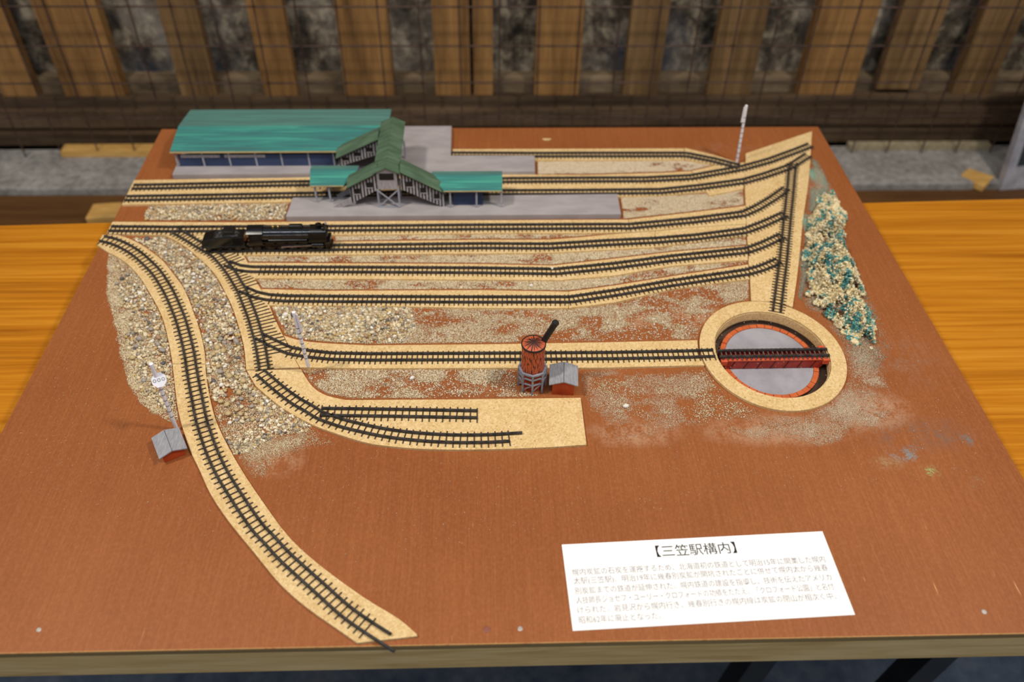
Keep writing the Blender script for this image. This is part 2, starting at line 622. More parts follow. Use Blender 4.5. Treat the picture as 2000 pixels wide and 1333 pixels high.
# ------------------------------------------------------------------ the setting
YW = 1.36                                      # depth of the slatted wall
structure(MB().box((-3, -1.6, -0.05), (3, 2.0, 0.0)).build('floor', M['floor']))
wall_back = structure(MB().box((-2.2, YW + 0.05, 0), (2.2, YW + 0.22, 2.4)).build('wall_back', M['stone_wall'], org=(0, YW + .07, 0)))


def zr(y, Y, x=1000):
    return PY(x, y, Y)[2]


slat_px = [(-75, -4, 196, 0), (58, 184, 200, 0), (304, 378, 190, 1), (479, 549, 203, 0), (651, 754, 203, 0), (842, 962, 207, 0),
           (1050, 1143, 190, 0), (1237, 1311, 188, 1), (1415, 1506, 185, 1), (1604, 1723, 192, 0), (1769, 1856, 182, 1), (1932, 2012, 182, 1),
           (-230, -150, 195, 1), (2100, 2190, 185, 0), (-420, -320, 195, 0), (-610, -520, 195, 1), (-800, -700, 195, 0), (2280, 2390, 185, 1), (2480, 2570, 185, 0)]
for i, (a, b, yb, mm) in enumerate(slat_px):
    xa, xb = PY(a, 0, YW)[0], PY(b, 0, YW)[0]
    zb = zr(yb, YW) + ((i * 37) % 7 - 3) * .002
    if i == 5:   # the wide slat is two boards with a dark groove between them
        g = xa + (xb - xa) * .64
        MB().box((xa, YW, zb), (g - .003, YW + .022, 2.3)).build('plank', M['slat'], wall_back)
        MB().box((g + .003, YW, zb), (xb, YW + .022, 2.3)).build('plank', M['slat'], wall_back)
        continue
    MB().box((xa, YW, zb), (xb, YW + .022, 2.3)).build('plank', M['slat2' if mm else 'slat'], wall_back)
sill = structure(MB().box((-2.2, YW + .024, zr(187, YW + .024)), (2.2, YW + .0495, zr(152, YW + .024))).build('trim_1', M['sill'], org=(0, YW, 0)))
beam = structure(MB().box((-2.2, YW + .01, 0), (2.2, YW + .0495, zr(282, YW + .01))).build('trim_2', M['black_void'], org=(0, YW, 0)))  # black backing paints in the shade of the gap under the planks
for a, b, dy in ((190, 213, .004), (215, 247, -.006), (249, 280, 0.0)):
    y0 = YW - .012 + dy
    MB().box((-2.2, y0, zr(b, y0)), (2.2, YW + .0095, zr(a, y0))).build('plank', M['beam'], beam)
z_top = zr(284, YW - .016)
YL = P(1000, 362, z_top - ZB)[1]
ledge = structure(MB().box((-2.2, YL, 0), (2.2, YW - .0201, z_top)).build('wall_lower', M['concrete'], org=(0, YL, 0)))
bevel(ledge, .004)
xq = lambda px, py: P(px, py, z_top - ZB)
MB().box((xq(120, 310)[0], YW - .050, z_top + .0003), (xq(420, 310)[0], YW - .026, z_top + .012)).build('batten', M['offcut'], ledge)
MB().box((xq(1655, 290)[0], YW - .040, z_top + .0003), (xq(1930, 290)[0], YW - .024, z_top + .010)).build('batten', M['concrete_cap'], ledge)

# wire mesh in front of the slats
YM = 1.315
wm = thing('wire_mesh', 'rusty welded wire mesh hung in front of the slatted wall', 'mesh', (0, YM, z_top))
zs = [zr(y, YM) for y in (-68, 5, 83, 160, 229)]
dz = (zs[0] - zs[-1]) / 4
zlist = [zs[-1] + dz * k for k in range(0, 10)]
for z in zlist:
    MB().tube((-1.75, YM, z), (1.75, YM, z), .0014, n=6).build('wire', M['wire'], wm)
xs0 = PY(700 / 2.857 + 1300, 225, YM)[0]
for k in range(-32, 20):
    x = xs0 + k * dz * 1.0
    MB().tube((x, YM - .0032, z_top + .0004), (x, YM - .0032, zlist[-1] + .02), .0013, n=6).build('wire', M['wire'], wm)

# low brown bench along the wall, behind the table
YB = YL - .075
zb_top = z_top - .012
bench = thing('wooden_bench', 'low dark brown timber bench running along the foot of the wall', 'bench', (0, YB, 0))
bevel(MB().box((-1.5, YB - .075, zb_top - .05), (1.6, YB + .073, zb_top)).build('seat', M['bench'], bench), .003)
for x in (-1.2, -.4, .5, 1.3):
    MB().box((x, YB - .02, 0), (x + .07, YB + .06, zb_top - .0502)).build('leg', M['bench'], bench)

# pale offcuts lying on the bench
def offcut(px, py, L, W, Hh, rz, label):
    z = zb_top + .0004
    p = P(px, py, z - ZB)
    c, s = math.cos(rz), math.sin(rz)
    poly = [(p[0] + c * a - s * b, p[1] + s * a + c * b) for a, b in ((-L / 2, -W / 2), (L / 2, -W / 2), (L / 2 - .006, W / 2), (-L / 2 + .004, W / 2))]
    o = MB().prism(poly, z, z + Hh).build('wood_offcut', M['offcut'], org=(p[0], p[1], z))
    tag(bevel(o, .002), label, 'wood block')


offcut(1903, 356, .046, .045, .012, .75, 'small pale wood offcut on the brown bench right of the table')
offcut(214, 430, .055, .04, .020, .1, 'small pale wood offcut on the bench beside the left edge of the layout board')

# silver framed picture leaning at the right edge
def leaning_frame():
    z0 = zb_top + .0005
    p = P(1953, 372, z0 - ZB)
    th = thing('framed_picture', 'silver framed dark picture leaning back on the bench at the right edge', 'picture', (p[0], p[1], z0))
    W, Hh, t = .30, .24, .016
    lean = math.radians(11)
    X = np.array([1, 0.10, 0.0]); X /= np.linalg.norm(X)
    Yv = np.array([0.0, math.sin(lean), math.cos(lean)])
    o = np.array([p[0], p[1], z0])
    nrm = np.cross(X, Yv)
    q = lambda a, b, c=0.0: o + X * a + Yv * b + nrm * c
    for a0, a1, b0, b1 in ((0, t, 0, Hh), (W - t, W, 0, Hh), (t, W - t, Hh - t, Hh)):
        MB().extrude([q(a0, b0), q(a1, b0), q(a1, b1), q(a0, b1)], -nrm * .012).build('frame_bar', M['silver'], th)
    MB().extrude([q(t, 0), q(W - t, 0), q(W - t, .055), q(t, .04)], -nrm * .012).build('frame_bar', M['silver'], th)
    MB().extrude([q(t, .04, -.004), q(W - t, .055, -.004), q(W - t, Hh - t, -.004), q(t, Hh - t, -.004)], -nrm * .004).build('picture', M['dark_panel'], th)
    ft = q(W / 2, 0, 0)
    MB().bar(q(W / 2, Hh * .75, -.013), (ft[0] + .02, ft[1] + .062, z0 + .004), .012, .006).build('prop', M['silver'], th)


leaning_frame()

# ------------------------------------------------------------------ display table
ZT = ZB - 0.038
tb = thing('display_table', 'long orange wood laminate table with black steel legs under the layout board', 'table', (0, .66, 0))
tilt = math.radians(1.9)
ct, st = math.cos(tilt), math.sin(tilt)
def tq(x, y):
    return (ct * x - st * y, .8855 + st * x + ct * y)
top = MB().prism([tq(-1.0, 0), tq(-1.0, -.47), tq(1.0, -.47), tq(1.0, 0)], ZT - .028, ZT).build('tabletop', M['table'], tb)
bevel(top, .002)
for (x, y, tx, ty) in ((-.82, -.08, -.02, .02), (-.82, -.40, -.02, -.02)):
    a = tq(x, y)
    MB().bar((a[0], a[1], ZT - .0285), (a[0] + tx, a[1] + ty, .0), .03, .03).build('leg', M['black_leg'], tb)
for (px, py, px2, py2, Y) in ((1463, 1305, 1425, 1360, .50), (1806, 1290, 1745, 1350, .47)):
    a, b = PY(px, py, Y), PY(px2, py2, Y)
    d = (b - a) / (a[2] - b[2])
    MB().bar(a + d * (a[2] - (ZT - .0285)), a + d * a[2], .032, .032).build('leg', M['black_leg'], tb)
MB().box((-.80, .60, ZT - .06), (.62, .63, ZT - .0285)).build('cross_bar', M['black_leg'], tb)

# ------------------------------------------------------------------ layout board with the turntable hole
BX0, BX1, BY0, BY1 = -.4274, .4617, .2900, 1.0285
TC = np.array([.2832, .5855])
RXI, RYI = .0558, .0607        # inner edge of the cork ring
RXO, RYO = .0704, .0768        # outer edge


def board_outline_hit(ang):
    dx, dy = math.cos(ang), math.sin(ang)
    t = min(((BX1 - TC[0]) / dx if dx > 0 else (BX0 - TC[0]) / dx) if abs(dx) > 1e-9 else 9,
            ((BY1 - TC[1]) / dy if dy > 0 else (BY0 - TC[1]) / dy) if abs(dy) > 1e-9 else 9)
    return (TC[0] + dx * t, TC[1] + dy * t)


def board_mesh():
    angs = [2 * math.pi * i / 96 for i in range(96)]
    for cx in (BX0, BX1):
        for cyy in (BY0, BY1):
            angs.append(math.atan2(cyy - TC[1], cx - TC[0]) % (2 * math.pi))
    angs = sorted(set(round(a, 6) for a in angs))
    n = len(angs)
    out, inn = [], []
    for a in angs:
        x, y = board_outline_hit(a)
        if y > BY1 - 1e-6 and (x < BX0 + .006 or x > BX1 - .006):
            pass
        out.append((x, y))
        k = 1 / math.hypot(math.cos(a) / RXI, math.sin(a) / RYI)
        inn.append((TC[0] + k * math.cos(a), TC[1] + k * math.sin(a)))
    z0, z1 = ZB - .0075, ZB
    v = [(p[0], p[1], z1) for p in out] + [(p[0], p[1], z1) for p in inn] + [(p[0], p[1], z0) for p in out] + [(p[0], p[1], z0) for p in inn]
    f, fm = [], []
    for i in range(n):
        j = (i + 1) % n
        f.append((i, j, n + j, n + i)); fm.append(0)
        f.append((2 * n + i, 3 * n + i, 3 * n + j, 2 * n + j)); fm.append(1)
        f.append((i, 2 * n + i, 2 * n + j, j)); fm.append(1)
        f.append((n + i, n + j, 3 * n + j, 3 * n + i)); fm.append(2)
    return v, f, fm


board = thing('layout_board', 'red-brown painted plywood board with pine frame carrying the model railway', 'board', ((BX0 + BX1) / 2, BY0, ZT))
v, f, fm = board_mesh()
pan = mesh_obj('panel', v, f, None, board, mats=[M['board'], M['ply_edge'], M['brick_dark']], fmat=fm)
# the paint texture is laid out in room coordinates: give the panel that frame
pan.location = -ORG[board.name]
for vert in pan.data.vertices:
    vert.co += ORG[board.name]
ORG[pan.name] = ORG[board.name]
fl_y, fr_y = P(0, 1276), P(2000, 1237)
_k = (fr_y[1] - fl_y[1]) / (fr_y[0] - fl_y[0])


def skew_front(o):
    off = Vector((0, 0, 0)) if o is pan else ORG[o.name]
    for vt in o.data.vertices:
        x, y = vt.co.x + off.x, vt.co.y + off.y
        if y < BY0 + .0235:
            vt.co.y += fl_y[1] + _k * (x - fl_y[0]) - BY0
    return o


skew_front(pan)
skew_front(MB().box((BX0, BY0 - .0006, ZB - .0016), (BX1, BY0 - .0001, ZB + .0001)).build('worn_edge', M['chipped_edge'], board))
FR = .022
bevel(skew_front(MB().box((BX0, BY0, ZT + .0003), (BX1, BY0 + FR, ZB - .0078)).build('frame_rail', M['pine'], board)), .0008)
MB().box((BX0, BY1 - FR, ZT + .0003), (BX1, BY1, ZB - .0078)).build('frame_rail', M['pine'], board)
MB().box((BX0, BY0 + FR + .009, ZT + .0003), (BX0 + FR, BY1 - FR - .0002, ZB - .0078)).build('frame_rail', M['pine'], board)
MB().box((BX1 - FR, BY0 + FR + .009, ZT + .0003), (BX1, BY1 - FR - .0002, ZB - .0078)).build('frame_rail', M['pine'], board)
for i, (px, py, r, mm) in enumerate(((951, 1230, .0027, 'screw_brown'), (1016, 1229, .0019, 'screw'), (1922, 1196, .0020, 'screw'), (76, 1231, .0018, 'screw'))):
    p = P(px, py)
    MB().lathe((p[0], p[1], ZB), [(r, 0.00005), (r, .0003), (r * .7, .0006)], 14).build('screw_head', M[mm], board)

p = P(1068, 273)
MB().prism([(p[0] + .0055 * math.cos(a_) * (1 + .25 * math.sin(3 * a_)), p[1] + .0032 * math.sin(a_) * (1 + .3 * math.cos(2 * a_))) for a_ in np.linspace(0, 6.283, 15)[:-1]], ZB + .00005, ZB + .0006).build('glue_blob', M['bare_stick'], board)

# ------------------------------------------------------------------ cork roadbed
ZC = .0026                    # cork thickness


def cork(poly_px, label, eps=0.0, group=None):
    pts = [P(x, y, ZC)[:2] for x, y in poly_px]
    c = np.mean(pts, axis=0)
    o = MB().prism(pts, ZB + .0001, ZB + ZC + eps).build('cork_roadbed', M['cork'], org=(c[0], c[1], ZB))
    return tag(o, label, 'cork strip')


def smooth_px(pts, n=4):
    out = []
    for i in range(len(pts) - 1):
        p0, p1, p2, p3 = pts[max(i - 1, 0)], pts[i], pts[i + 1], pts[min(i + 2, len(pts) - 1)]
        for k in range(n):
            t = k / n
            out.append(tuple(.5 * (2 * p1[d] + (p2[d] - p0[d]) * t + (2 * p0[d] - 5 * p1[d] + 4 * p2[d] - p3[d]) * t * t + (3 * p1[d] - p0[d] - 3 * p2[d] + p3[d]) * t ** 3) for d in (0, 1)))
    out.append(tuple(pts[-1]))
    return out


cork([(884, 291.5), (1336, 290), (1336.5, 312), (884, 313.5)], 'narrow cork strip under the short rear siding behind the platforms')
cork([(1337.5, 289), (1395, 303), (1441, 317.5), (1400, 322), (1338, 312)], 'short angled cork piece where the rear siding bends forward')
cork([(262, 352), (420, 349.5), (600, 346.5), (983, 341), (1140, 342), (1290, 338), (1350, 334.5), (1357, 350), (1379, 374), (1300, 381), (1206, 384), (900, 388.5), (420, 397), (238, 400)],
     'wide cork strip under the two rear main tracks passing below the footbridge')
cork([(1351.5, 334), (1395, 324), (1425, 321), (1454, 317.5), (1455.5, 338), (1452, 369), (1386, 382), (1381, 376), (1358.5, 350)], 'small cork patch on the rear main tracks just left of the fan-shaped cork')
cork([(1456.5, 300), (1586, 256.5), (1583, 307), (1580.5, 340), (1578, 365), (1568, 430), (1562.5, 490), (1556, 548), (1548, 600), (1530, 594), (1505, 589.5), (1467, 587.5), (1465, 535),
      (1462, 511), (1463.5, 490), (1460, 474), (1457.5, 419), (1455, 371)], 'large fan-shaped cork sheet at the right end of the sidings')
cork([(219.7, 433.5), (480, 434.5), (640, 432.7), (940, 430.5), (1140, 429.5), (1227, 429.3), (1227, 454), (1140, 456), (975, 455.5), (900, 456.5), (649, 459), (480, 459.8), (322.5, 459.7), (208.5, 456.7)],
     'long straight cork strip behind the black locomotive')
cork([(1228, 429.2), (1340, 416.5), (1440, 404.5), (1456, 402), (1457.5, 437.5), (1360, 443), (1279, 450.5), (1228, 454)], 'cork strip right of the station platform, bending up to the fan-shaped cork')
cork([(473, 476.5), (653, 472.3), (940, 468.7), (1071, 468.5), (1130, 464), (1200, 457.5), (1279, 452), (1279, 483.3), (1180, 488.5), (1071, 494.2), (900, 495.7), (640, 498), (473, 499)],
     'cork strip under the track the black locomotive stands on')
cork([(1280, 451.8), (1360, 444), (1457, 438.6), (1458, 460), (1360, 473), (1280, 483.2)], 'short cork strip continuing the locomotive track to the fan-shaped cork')
cork([(485, 513.5), (640, 514.5), (940, 516), (1080, 519), (1200, 505.5), (1312, 492.2), (1459, 480), (1461, 508), (1312, 519.8), (1200, 538.5), (1092, 547.5), (940, 546.7), (640, 544.5), (496, 544)],
     'bent cork strip of the siding next in front of the locomotive')
cork([(510.5, 565), (640, 568.3), (940, 567), (1110, 570), (1110, 602), (940, 602), (720, 597.5), (526, 596.5)], 'straight left part of the cork strip under the front yard siding')
cork([(1111, 570), (1200, 558), (1312, 540), (1461, 517), (1464, 545), (1312, 565), (1200, 591), (1111, 602)], 'rising right part of the cork strip under the front yard siding')
ladder_cork = smooth_px([(323, 460.5), (345, 471), (367.5, 486), (390, 505.5), (409.5, 523.5), (426, 544.5), (441, 573), (454.5, 601.5), (468, 644), (477, 680), (481, 722.5)], 3) + \
    [(584.5, 718), (573, 696.5), (553.5, 657.5), (535, 620), (524, 592), (509.5, 565), (495, 541), (484.5, 514), (471.5, 491.5), (471.5, 461)]
cork(ladder_cork, 'curved cork sheet under the turnout ladder at the left of the yard')
cork([(554.5, 656)] + smooth_px([(577.5, 663.5), (600, 667.5), (645, 671.5), (720, 675)], 3) + [(960, 672.8), (1180, 669), (1340, 665.5), (1362, 665), (1364, 690), (1376, 714), (1340, 714.5), (1180, 718.5), (720, 719.8), (586, 718), (574, 697)],
     'straight cork strip leading to the turntable')
cork([(482, 724)] + smooth_px([(499.5, 754), (532.5, 782.5), (564, 805), (615, 832), (660, 848.5), (705, 862.5), (750, 871), (840, 878), (960, 878), (1080, 873.5)], 3) + [(1145.5, 869), (1134, 777.5), (900, 780.5), (690, 782)] +
     smooth_px([(675, 781.7), (639, 773.5), (615, 760), (600, 742), (588, 722)], 3), 'cork sheet with square right end under the two short front spurs')
cork(smooth_px([(200, 459), (229.5, 459.8), (252, 466.5), (276, 478.5), (300, 495), (321, 513), (337.5, 534), (355.5, 558), (367.5, 582), (378, 610.5), (390, 645), (399, 685.5), (401, 711)], 3) +
     [(337, 711)] + smooth_px([(337, 709), (329, 665), (320, 629), (311, 606), (301.5, 588), (285, 559.5), (268.5, 535.5), (247.5, 514.5), (225, 499.5), (210, 492), (189.8, 478.5)], 3),
     'curved cork strip leaving the left edge of the board, upper half')
cork([(337.2, 712), (401.2, 712)] + smooth_px([(401.3, 723.7), (408, 768.7), (419, 813.7), (437, 856), (469.6, 915), (513, 980.4), (567.4, 1053), (632.6, 1111), (712.3, 1168.8), (777.5, 1208.7), (813.8, 1239.5)], 3) +
     [(815, 1243), (790, 1246)] + smooth_px([(697.8, 1256.5), (660, 1230), (603.6, 1190.6), (549.3, 1143.5), (495, 1078), (447.8, 1020), (411.6, 966), (390, 918.8), (372, 881), (356, 834), (347, 795.7), (341.6, 753), (337.3, 713)], 3),
     'curved cork strip running to the front edge, lower half')


def ring_mesh(rx0, ry0, rx1, ry1, z0, z1, n=72, c=TC):
    mb = MB()
    vs_, fs = [], []
    for rx, ry, z in ((rx0, ry0, z1), (rx1, ry1, z1), (rx1, ry1, z0), (rx0, ry0, z0)):
        for i in range(n):
            t = 2 * math.pi * i / n
            vs_.append((c[0] + rx * math.cos(t), c[1] + ry * math.sin(t), z))
    for k in range(4):
        for i in range(n):
            j = (i + 1) % n
            fs.append((k * n + i, k * n + j, ((k + 1) % 4) * n + j, ((k + 1) % 4) * n + i))
    return mb.add(vs_, fs)


tag(ring_mesh(RXI, RYI, RXO, RYO, ZB + .0001, ZB + ZC + .0002).build('cork_ring', M['cork'], org=(TC[0], TC[1], ZB)),
    'thick round cork ring around the turntable pit', 'cork ring')

# ------------------------------------------------------------------ tracks
RAIL_W, RAIL_H, SL_H = .0022, .0023, .0008
ZS = ZC + SL_H
SLEEPER_MESH = {}


def sleeper_mesh(L, mat, w=.0010):
    key = (round(L, 4), mat.name)
    if key not in SLEEPER_MESH:
        me = bpy.data.meshes.new('sleeper')
        h = SL_H - .0001
        v = [(x, y, z) for z in (0, h) for x, y in ((-L / 2, -w / 2), (L / 2, -w / 2), (L / 2, w / 2), (-L / 2, w / 2))]
        me.from_pydata(v, [], [(0, 3, 2, 1), (4, 5, 6, 7), (0, 1, 5, 4), (1, 2, 6, 5), (2, 3, 7, 6), (3, 0, 4, 7)])
        me.materials.append(mat)
        SLEEPER_MESH[key] = me
    return SLEEPER_MESH[key]


def resample(pts, step):
    pts = np.asarray(pts, float)
    seg = np.linalg.norm(np.diff(pts, axis=0), axis=1)
    cum = np.concatenate([[0], np.cumsum(seg)])
    n = max(2, int(round(cum[-1] / step)) + 1)
    s = np.linspace(0, cum[-1], n)
    return np.stack([np.interp(s, cum, pts[:, d]) for d in range(2)], 1), s


def normals(p):
    d = np.gradient(p, axis=0)
    d /= np.linalg.norm(d, axis=1)[:, None]
    return d, np.stack([-d[:, 1], d[:, 0]], 1)


def sweep(pts, z0, w, h):
    d, nn = normals(pts)
    prof = [(-w / 2, 0), (w / 2, 0), (w / 2, h * .7), (w * .3, h), (-w * .3, h), (-w / 2, h * .7)]
    k = len(prof)
    vs_, fs = [], []
    for p, q in zip(pts, nn):
        for a, b in prof:
            vs_.append((p[0] + q[0] * a, p[1] + q[1] * a, z0 + b))
    for i in range(len(pts) - 1):
        for j in range(k):
            fs.append((i * k + j, i * k + (j + 1) % k, (i + 1) * k + (j + 1) % k, (i + 1) * k + j))
    fs += [tuple(range(k)), tuple(range((len(pts) - 1) * k + k - 1, (len(pts) - 1) * k - 1, -1))]
    return MB().add(vs_, fs)


def track(px, gauge, label, smooth=False, sl=.0172, ext=None, trim=(0, 0), smat='sleeper', spacing=.0050, rail_ext=((0, 0), (0, 0)), rz=0.0, skip=None, zc=ZC, cut=((0, 0), (0, 0))):
    if smooth:
        px = smooth_px(px, 5)
    pts = np.array([P(x, y, ZC + .0028)[:2] for x, y in px])
    pts, s = resample(pts, .004)
    mid = pts[len(pts) // 2]
    th = thing('railway_track', label, 'track', (mid[0], mid[1], ZB + zc))
    d, nn = normals(pts)
    for side, (e0, e1), (c0, c1) in ((1, *((rail_ext[0], cut[0]))), (-1, *((rail_ext[1], cut[1])))):
        q = pts + nn * side * gauge / 2
        a, b = int(c0 / .004), len(q) - int(c1 / .004)
        q = q[a:b]
        if e0:
            q = np.vstack([q[0] - d[0] * e0, q])
        if e1:
            q = np.vstack([q, q[-1] + d[-1] * e1])
        sweep(q, ZB + zc + SL_H + rz, RAIL_W, RAIL_H).build('rail', M['rail'], th)
    sp, ss = resample(pts, spacing)
    d, nn = normals(sp)
    tot = ss[-1]
    for i in range(len(sp)):
        if ss[i] < trim[0] or ss[i] > tot - trim[1]:
            continue
        if skip and skip(sp[i]):
            continue
        L, off = sl, 0.0
        if ext:
            e = round(ext(ss[i] / tot), 3)
            L, off = sl + abs(e), e / 2
        o = bpy.data.objects.new('sleeper', sleeper_mesh(L, M[smat]))
        COL.objects.link(o)
        o.parent = th
        j = random.uniform(-.0006, .0006)
        c = sp[i] + nn[i] * (off + j)
        o.location = Vector((c[0], c[1], ZB + zc + .0001 + (i % 3) * .00001)) - ORG[th.name]
        o.rotation_euler = (0, 0, math.atan2(nn[i][1], nn[i][0]) + random.uniform(-.04, .04))
    return th


G = .0085
track([(881, 299.8), (1046, 300.6), (1140, 300.3), (1336, 300.1), (1345, 301), (1395, 311), (1443, 323)], .0085, 'short rear siding track at the very back beside the brown board edge')
track([(259, 363.4), (300, 362.7), (550, 356.9), (983, 350.2), (1140, 349.2), (1260, 348.7), (1350, 344.3), (1400, 335.5), (1452.5, 326), (1505, 311.4), (1557.6, 292), (1583, 282)], G, sl=.0150, label=
      'rearmost of the two main tracks passing under the footbridge')
track([(245, 385.6), (420, 382.6), (550, 380), (983, 374), (1140, 373.3), (1290, 371.7), (1365, 364), (1400, 359.5), (1454.6, 351.9), (1494.5, 340.8), (1541.8, 324.6), (1578.6, 301.4)], G, sl=.0150, label=
      'main track skirting the rear edge of the front station platform')
track([(214.5, 445), (330, 446), (480, 445.2), (649, 444.3), (940, 441.7), (1200, 440.3), (1229, 440.5), (1360, 428), (1453.6, 415.8), (1480, 403.8), (1510, 385.8), (1536, 367)], G,
      'long track directly behind the black locomotive')
track([(404, 485.5), (649, 481.8), (940, 478.5), (1071, 479.2), (1200, 471.7), (1279, 468), (1360, 461.4), (1456, 449), (1492, 435.6), (1533, 417)], G, 'yard track carrying the black locomotive', trim=(.03, 0))
track([(443, 513), (466, 521.5), (489.5, 524.5), (680, 525), (940, 526.5), (1086, 528.7), (1200, 517.5), (1312, 503), (1461, 487.3), (1492, 475.8), (1528, 459)], G, 'yard siding track next in front of the locomotive', trim=(.035, 0))
track([(473, 563), (498.5, 574), (522.5, 579), (560, 581.5), (680, 582.6), (940, 583.5), (1113, 583.5), (1200, 570.7), (1312, 551.5), (1461, 529.7), (1488, 522), (1510, 513), (1521, 508)], G, 'front yard siding track beside the coarse gravel', trim=(.035, 0))


def lad_ext(t):
    for a, b, e in ((.20, .36, -.013), (.40, .52, -.011), (.56, .76, -.013), (.76, .93, -.020)):
        if a <= t <= b:
            u = (t - a) / (b - a)
            return e * (.35 + .65 * u)
    return 0.0


def lad_ext_r(t):
    return -lad_ext(t)


track([(343, 449.5), (363.7, 461.2), (385.5, 474.7), (405, 486), (420, 495), (436, 512), (450, 530), (461.5, 548.5), (471, 565), (481, 589), (491.5, 615.5), (500.5, 645.5), (506.5, 668), (511, 692), (514.8, 719)], .0088,
      'curved turnout ladder track from which the yard sidings branch off', True, ext=lad_ext_r)
track([(505.5, 654.5), (528.7, 666.5), (551, 677.5), (567, 683.7), (600, 689.3), (645, 694), (720, 695.7), (900, 695), (1200, 693), (1340, 690.3), (1395, 688.5)], .0088, 'track leading straight to the turntable', trim=(.035, 0))
track([(1550, 318), (1547, 340), (1545, 366), (1539, 420), (1534.6, 468), (1530.4, 510), (1525.6, 546), (1518, 606.5)], .0078, 'track running front to back from the fan-shaped cork to the turntable', sl=.0165)
track([(198.8, 464.7), (219, 469.2), (243, 479.3), (267, 494.3), (288, 513), (304.5, 530.3), (318, 550.5), (330.5, 572.3), (341.5, 597), (351.5, 622), (361.3, 656.2), (369, 690), (372.3, 712.5), (376, 735), (380, 757.5), (384.5, 780),
       (391, 813.7), (401.7, 850), (414.5, 885), (432.2, 922.5), (454.3, 958.7), (477.9, 995), (503, 1030), (525, 1053), (553, 1083.7), (587.3, 1115.2), (629, 1152.5), (672.5, 1191.3), (714, 1221), (756, 1248)], .0090,
      'long curved track sweeping from the left edge down to the front edge', True, sl=.0185, spacing=.0060, trim=(0, .014), rail_ext=((0, -.0005), (0, .010)))
track([(507.7, 725.8), (527.2, 742.7), (550.5, 762.3), (576, 781), (603.7, 796.7), (624.5, 809.5), (650, 819), (681, 828.5), (750, 843.5), (816, 851.6), (885, 855.5), (950, 855.3), (994.5, 853)], .0086,
      'lower of the two short front spurs, curving in from the ladder', True, sl=.0175, spacing=.0062, rail_ext=((0, .012), (0, 0)))
track([(626, 803), (780, 805), (932, 807.8)], .0084, 'upper straight one of the two short front spurs', sl=.0175, spacing=.0062)

# ------------------------------------------------------------------ turntable
tt = thing('turntable', 'round model turntable pit with grey floor, orange brick rim and red bridge', 'turntable', (TC[0], TC[1], ZB - .030))
c2 = np.array([.2832, .5875])
ZF = -.0100
ring_mesh(RXI - .0004, RYI - .0004, RXI - .0001, RYI - .0001, ZB - .0295, ZB - .002).build('pit_wall', M['brick_dark'], tt)
ring_mesh(RXI - .0009, RYI - .0009, RXI - .00045, RYI - .00045, ZB - .0085, ZB + .0012).build('pit_lip', M['cork'], tt)
MB().prism([(TC[0] + (RXI - .0005) * math.cos(t), TC[1] + (RYI - .0005) * math.sin(t)) for t in np.linspace(0, 2 * math.pi, 64, endpoint=False)], ZB - .030, ZB - .0135).build('pit_base', M['brick_dark'], tt)
RFX, RFY = .0480, .0522
MB().prism([(c2[0] + (RFX - .0052) * math.cos(t), c2[1] + (RFY - .0052) * math.sin(t)) for t in np.linspace(0, 2 * math.pi, 64, endpoint=False)], ZB - .0134, ZB + ZF).build('pit_floor', M['pit_floor'], tt)
ring_mesh(RFX - .0051, RFY - .0051, RFX, RFY, ZB - .0134, ZB + ZF - .0006, c=c2).build('brick_bed', M['black_paint'], tt)
NBK = 36
for i in range(NBK):
    t0, t1 = 2 * math.pi * (i + .035) / NBK, 2 * math.pi * (i + .965) / NBK
    pl = []
    for t in np.linspace(t0, t1, 4):
        pl.append((c2[0] + RFX * math.cos(t), c2[1] + RFY * math.sin(t)))
    for t in np.linspace(t1, t0, 4):
        pl.append((c2[0] + (RFX - .0049) * math.cos(t), c2[1] + (RFY - .0049) * math.sin(t)))
    MB().prism(pl, ZB + ZF - .0005, ZB + ZF + .0003 + .0002 * ((i * 7) % 3)).build('brick', M['orange_brick'], tt)
# bridge
a = P(1406, 690, .005)[:2]
b = P(1616, 687, .005)[:2]
ax = (b - a) / np.linalg.norm(b - a)
an = np.array([-ax[1], ax[0]])
L = np.linalg.norm(b - a)


def bq(u, v, z):
    p = a + ax * u + an * v
    return (p[0], p[1], ZB + z)


for v0, v1 in ((-.0078, -.0060), (.0060, .0078)):
    MB().extrude([bq(.006, v0, -.0092), bq(L - .006, v0, -.0092), bq(L - .001, v0, .0008), bq(.001, v0, .0008)], [*(an * (v1 - v0)), 0]).build('girder', M['girder'], tt)
for k in range(1, 8):
    u = L * k / 8
    MB().bar(bq(u - .0026, -.0080, -.0090), bq(u + .0010, -.0080, .0006), .0007, .0005).build('girder_rib', M['black_paint'], tt)
MB().extrude([bq(0, -.0082, .0009), bq(L, -.0082, .0009), bq(L, -.0060, .0009), bq(0, -.0060, .0009)], [0, 0, .0012]).build('girder_flange', M['girder_bright'], tt)
MB().extrude([bq(0, .0060, .0009), bq(L, .0060, .0009), bq(L, .0082, .0009), bq(0, .0082, .0009)], [0, 0, .0012]).build('girder_flange', M['girder_bright'], tt)
MB().extrude([bq(.004, -.0059, -.006), bq(L - .004, -.0059, -.006), bq(L - .004, .0059, -.006), bq(.004, .0059, -.006)], [0, 0, .004]).build('bridge_deck', M['girder'], tt)
for u0, v0 in ((.0, -.0105), (L - .006, -.0105), (L - .006, .0075)):
    MB().extrude([bq(u0, v0, -.002), bq(u0 + .006, v0, -.002), bq(u0 + .006, v0 + .003, -.002), bq(u0, v0 + .003, -.002)], [0, 0, .005]).build('end_block', M['girder_bright'], tt)
lc = (c2[0], c2[1])
MB().lathe((lc[0], lc[1], ZB + ZF + .0001), [(.006, 0), (.006, .0025), (.004, .0038)], 20).build('pivot', M['girder'], tt)
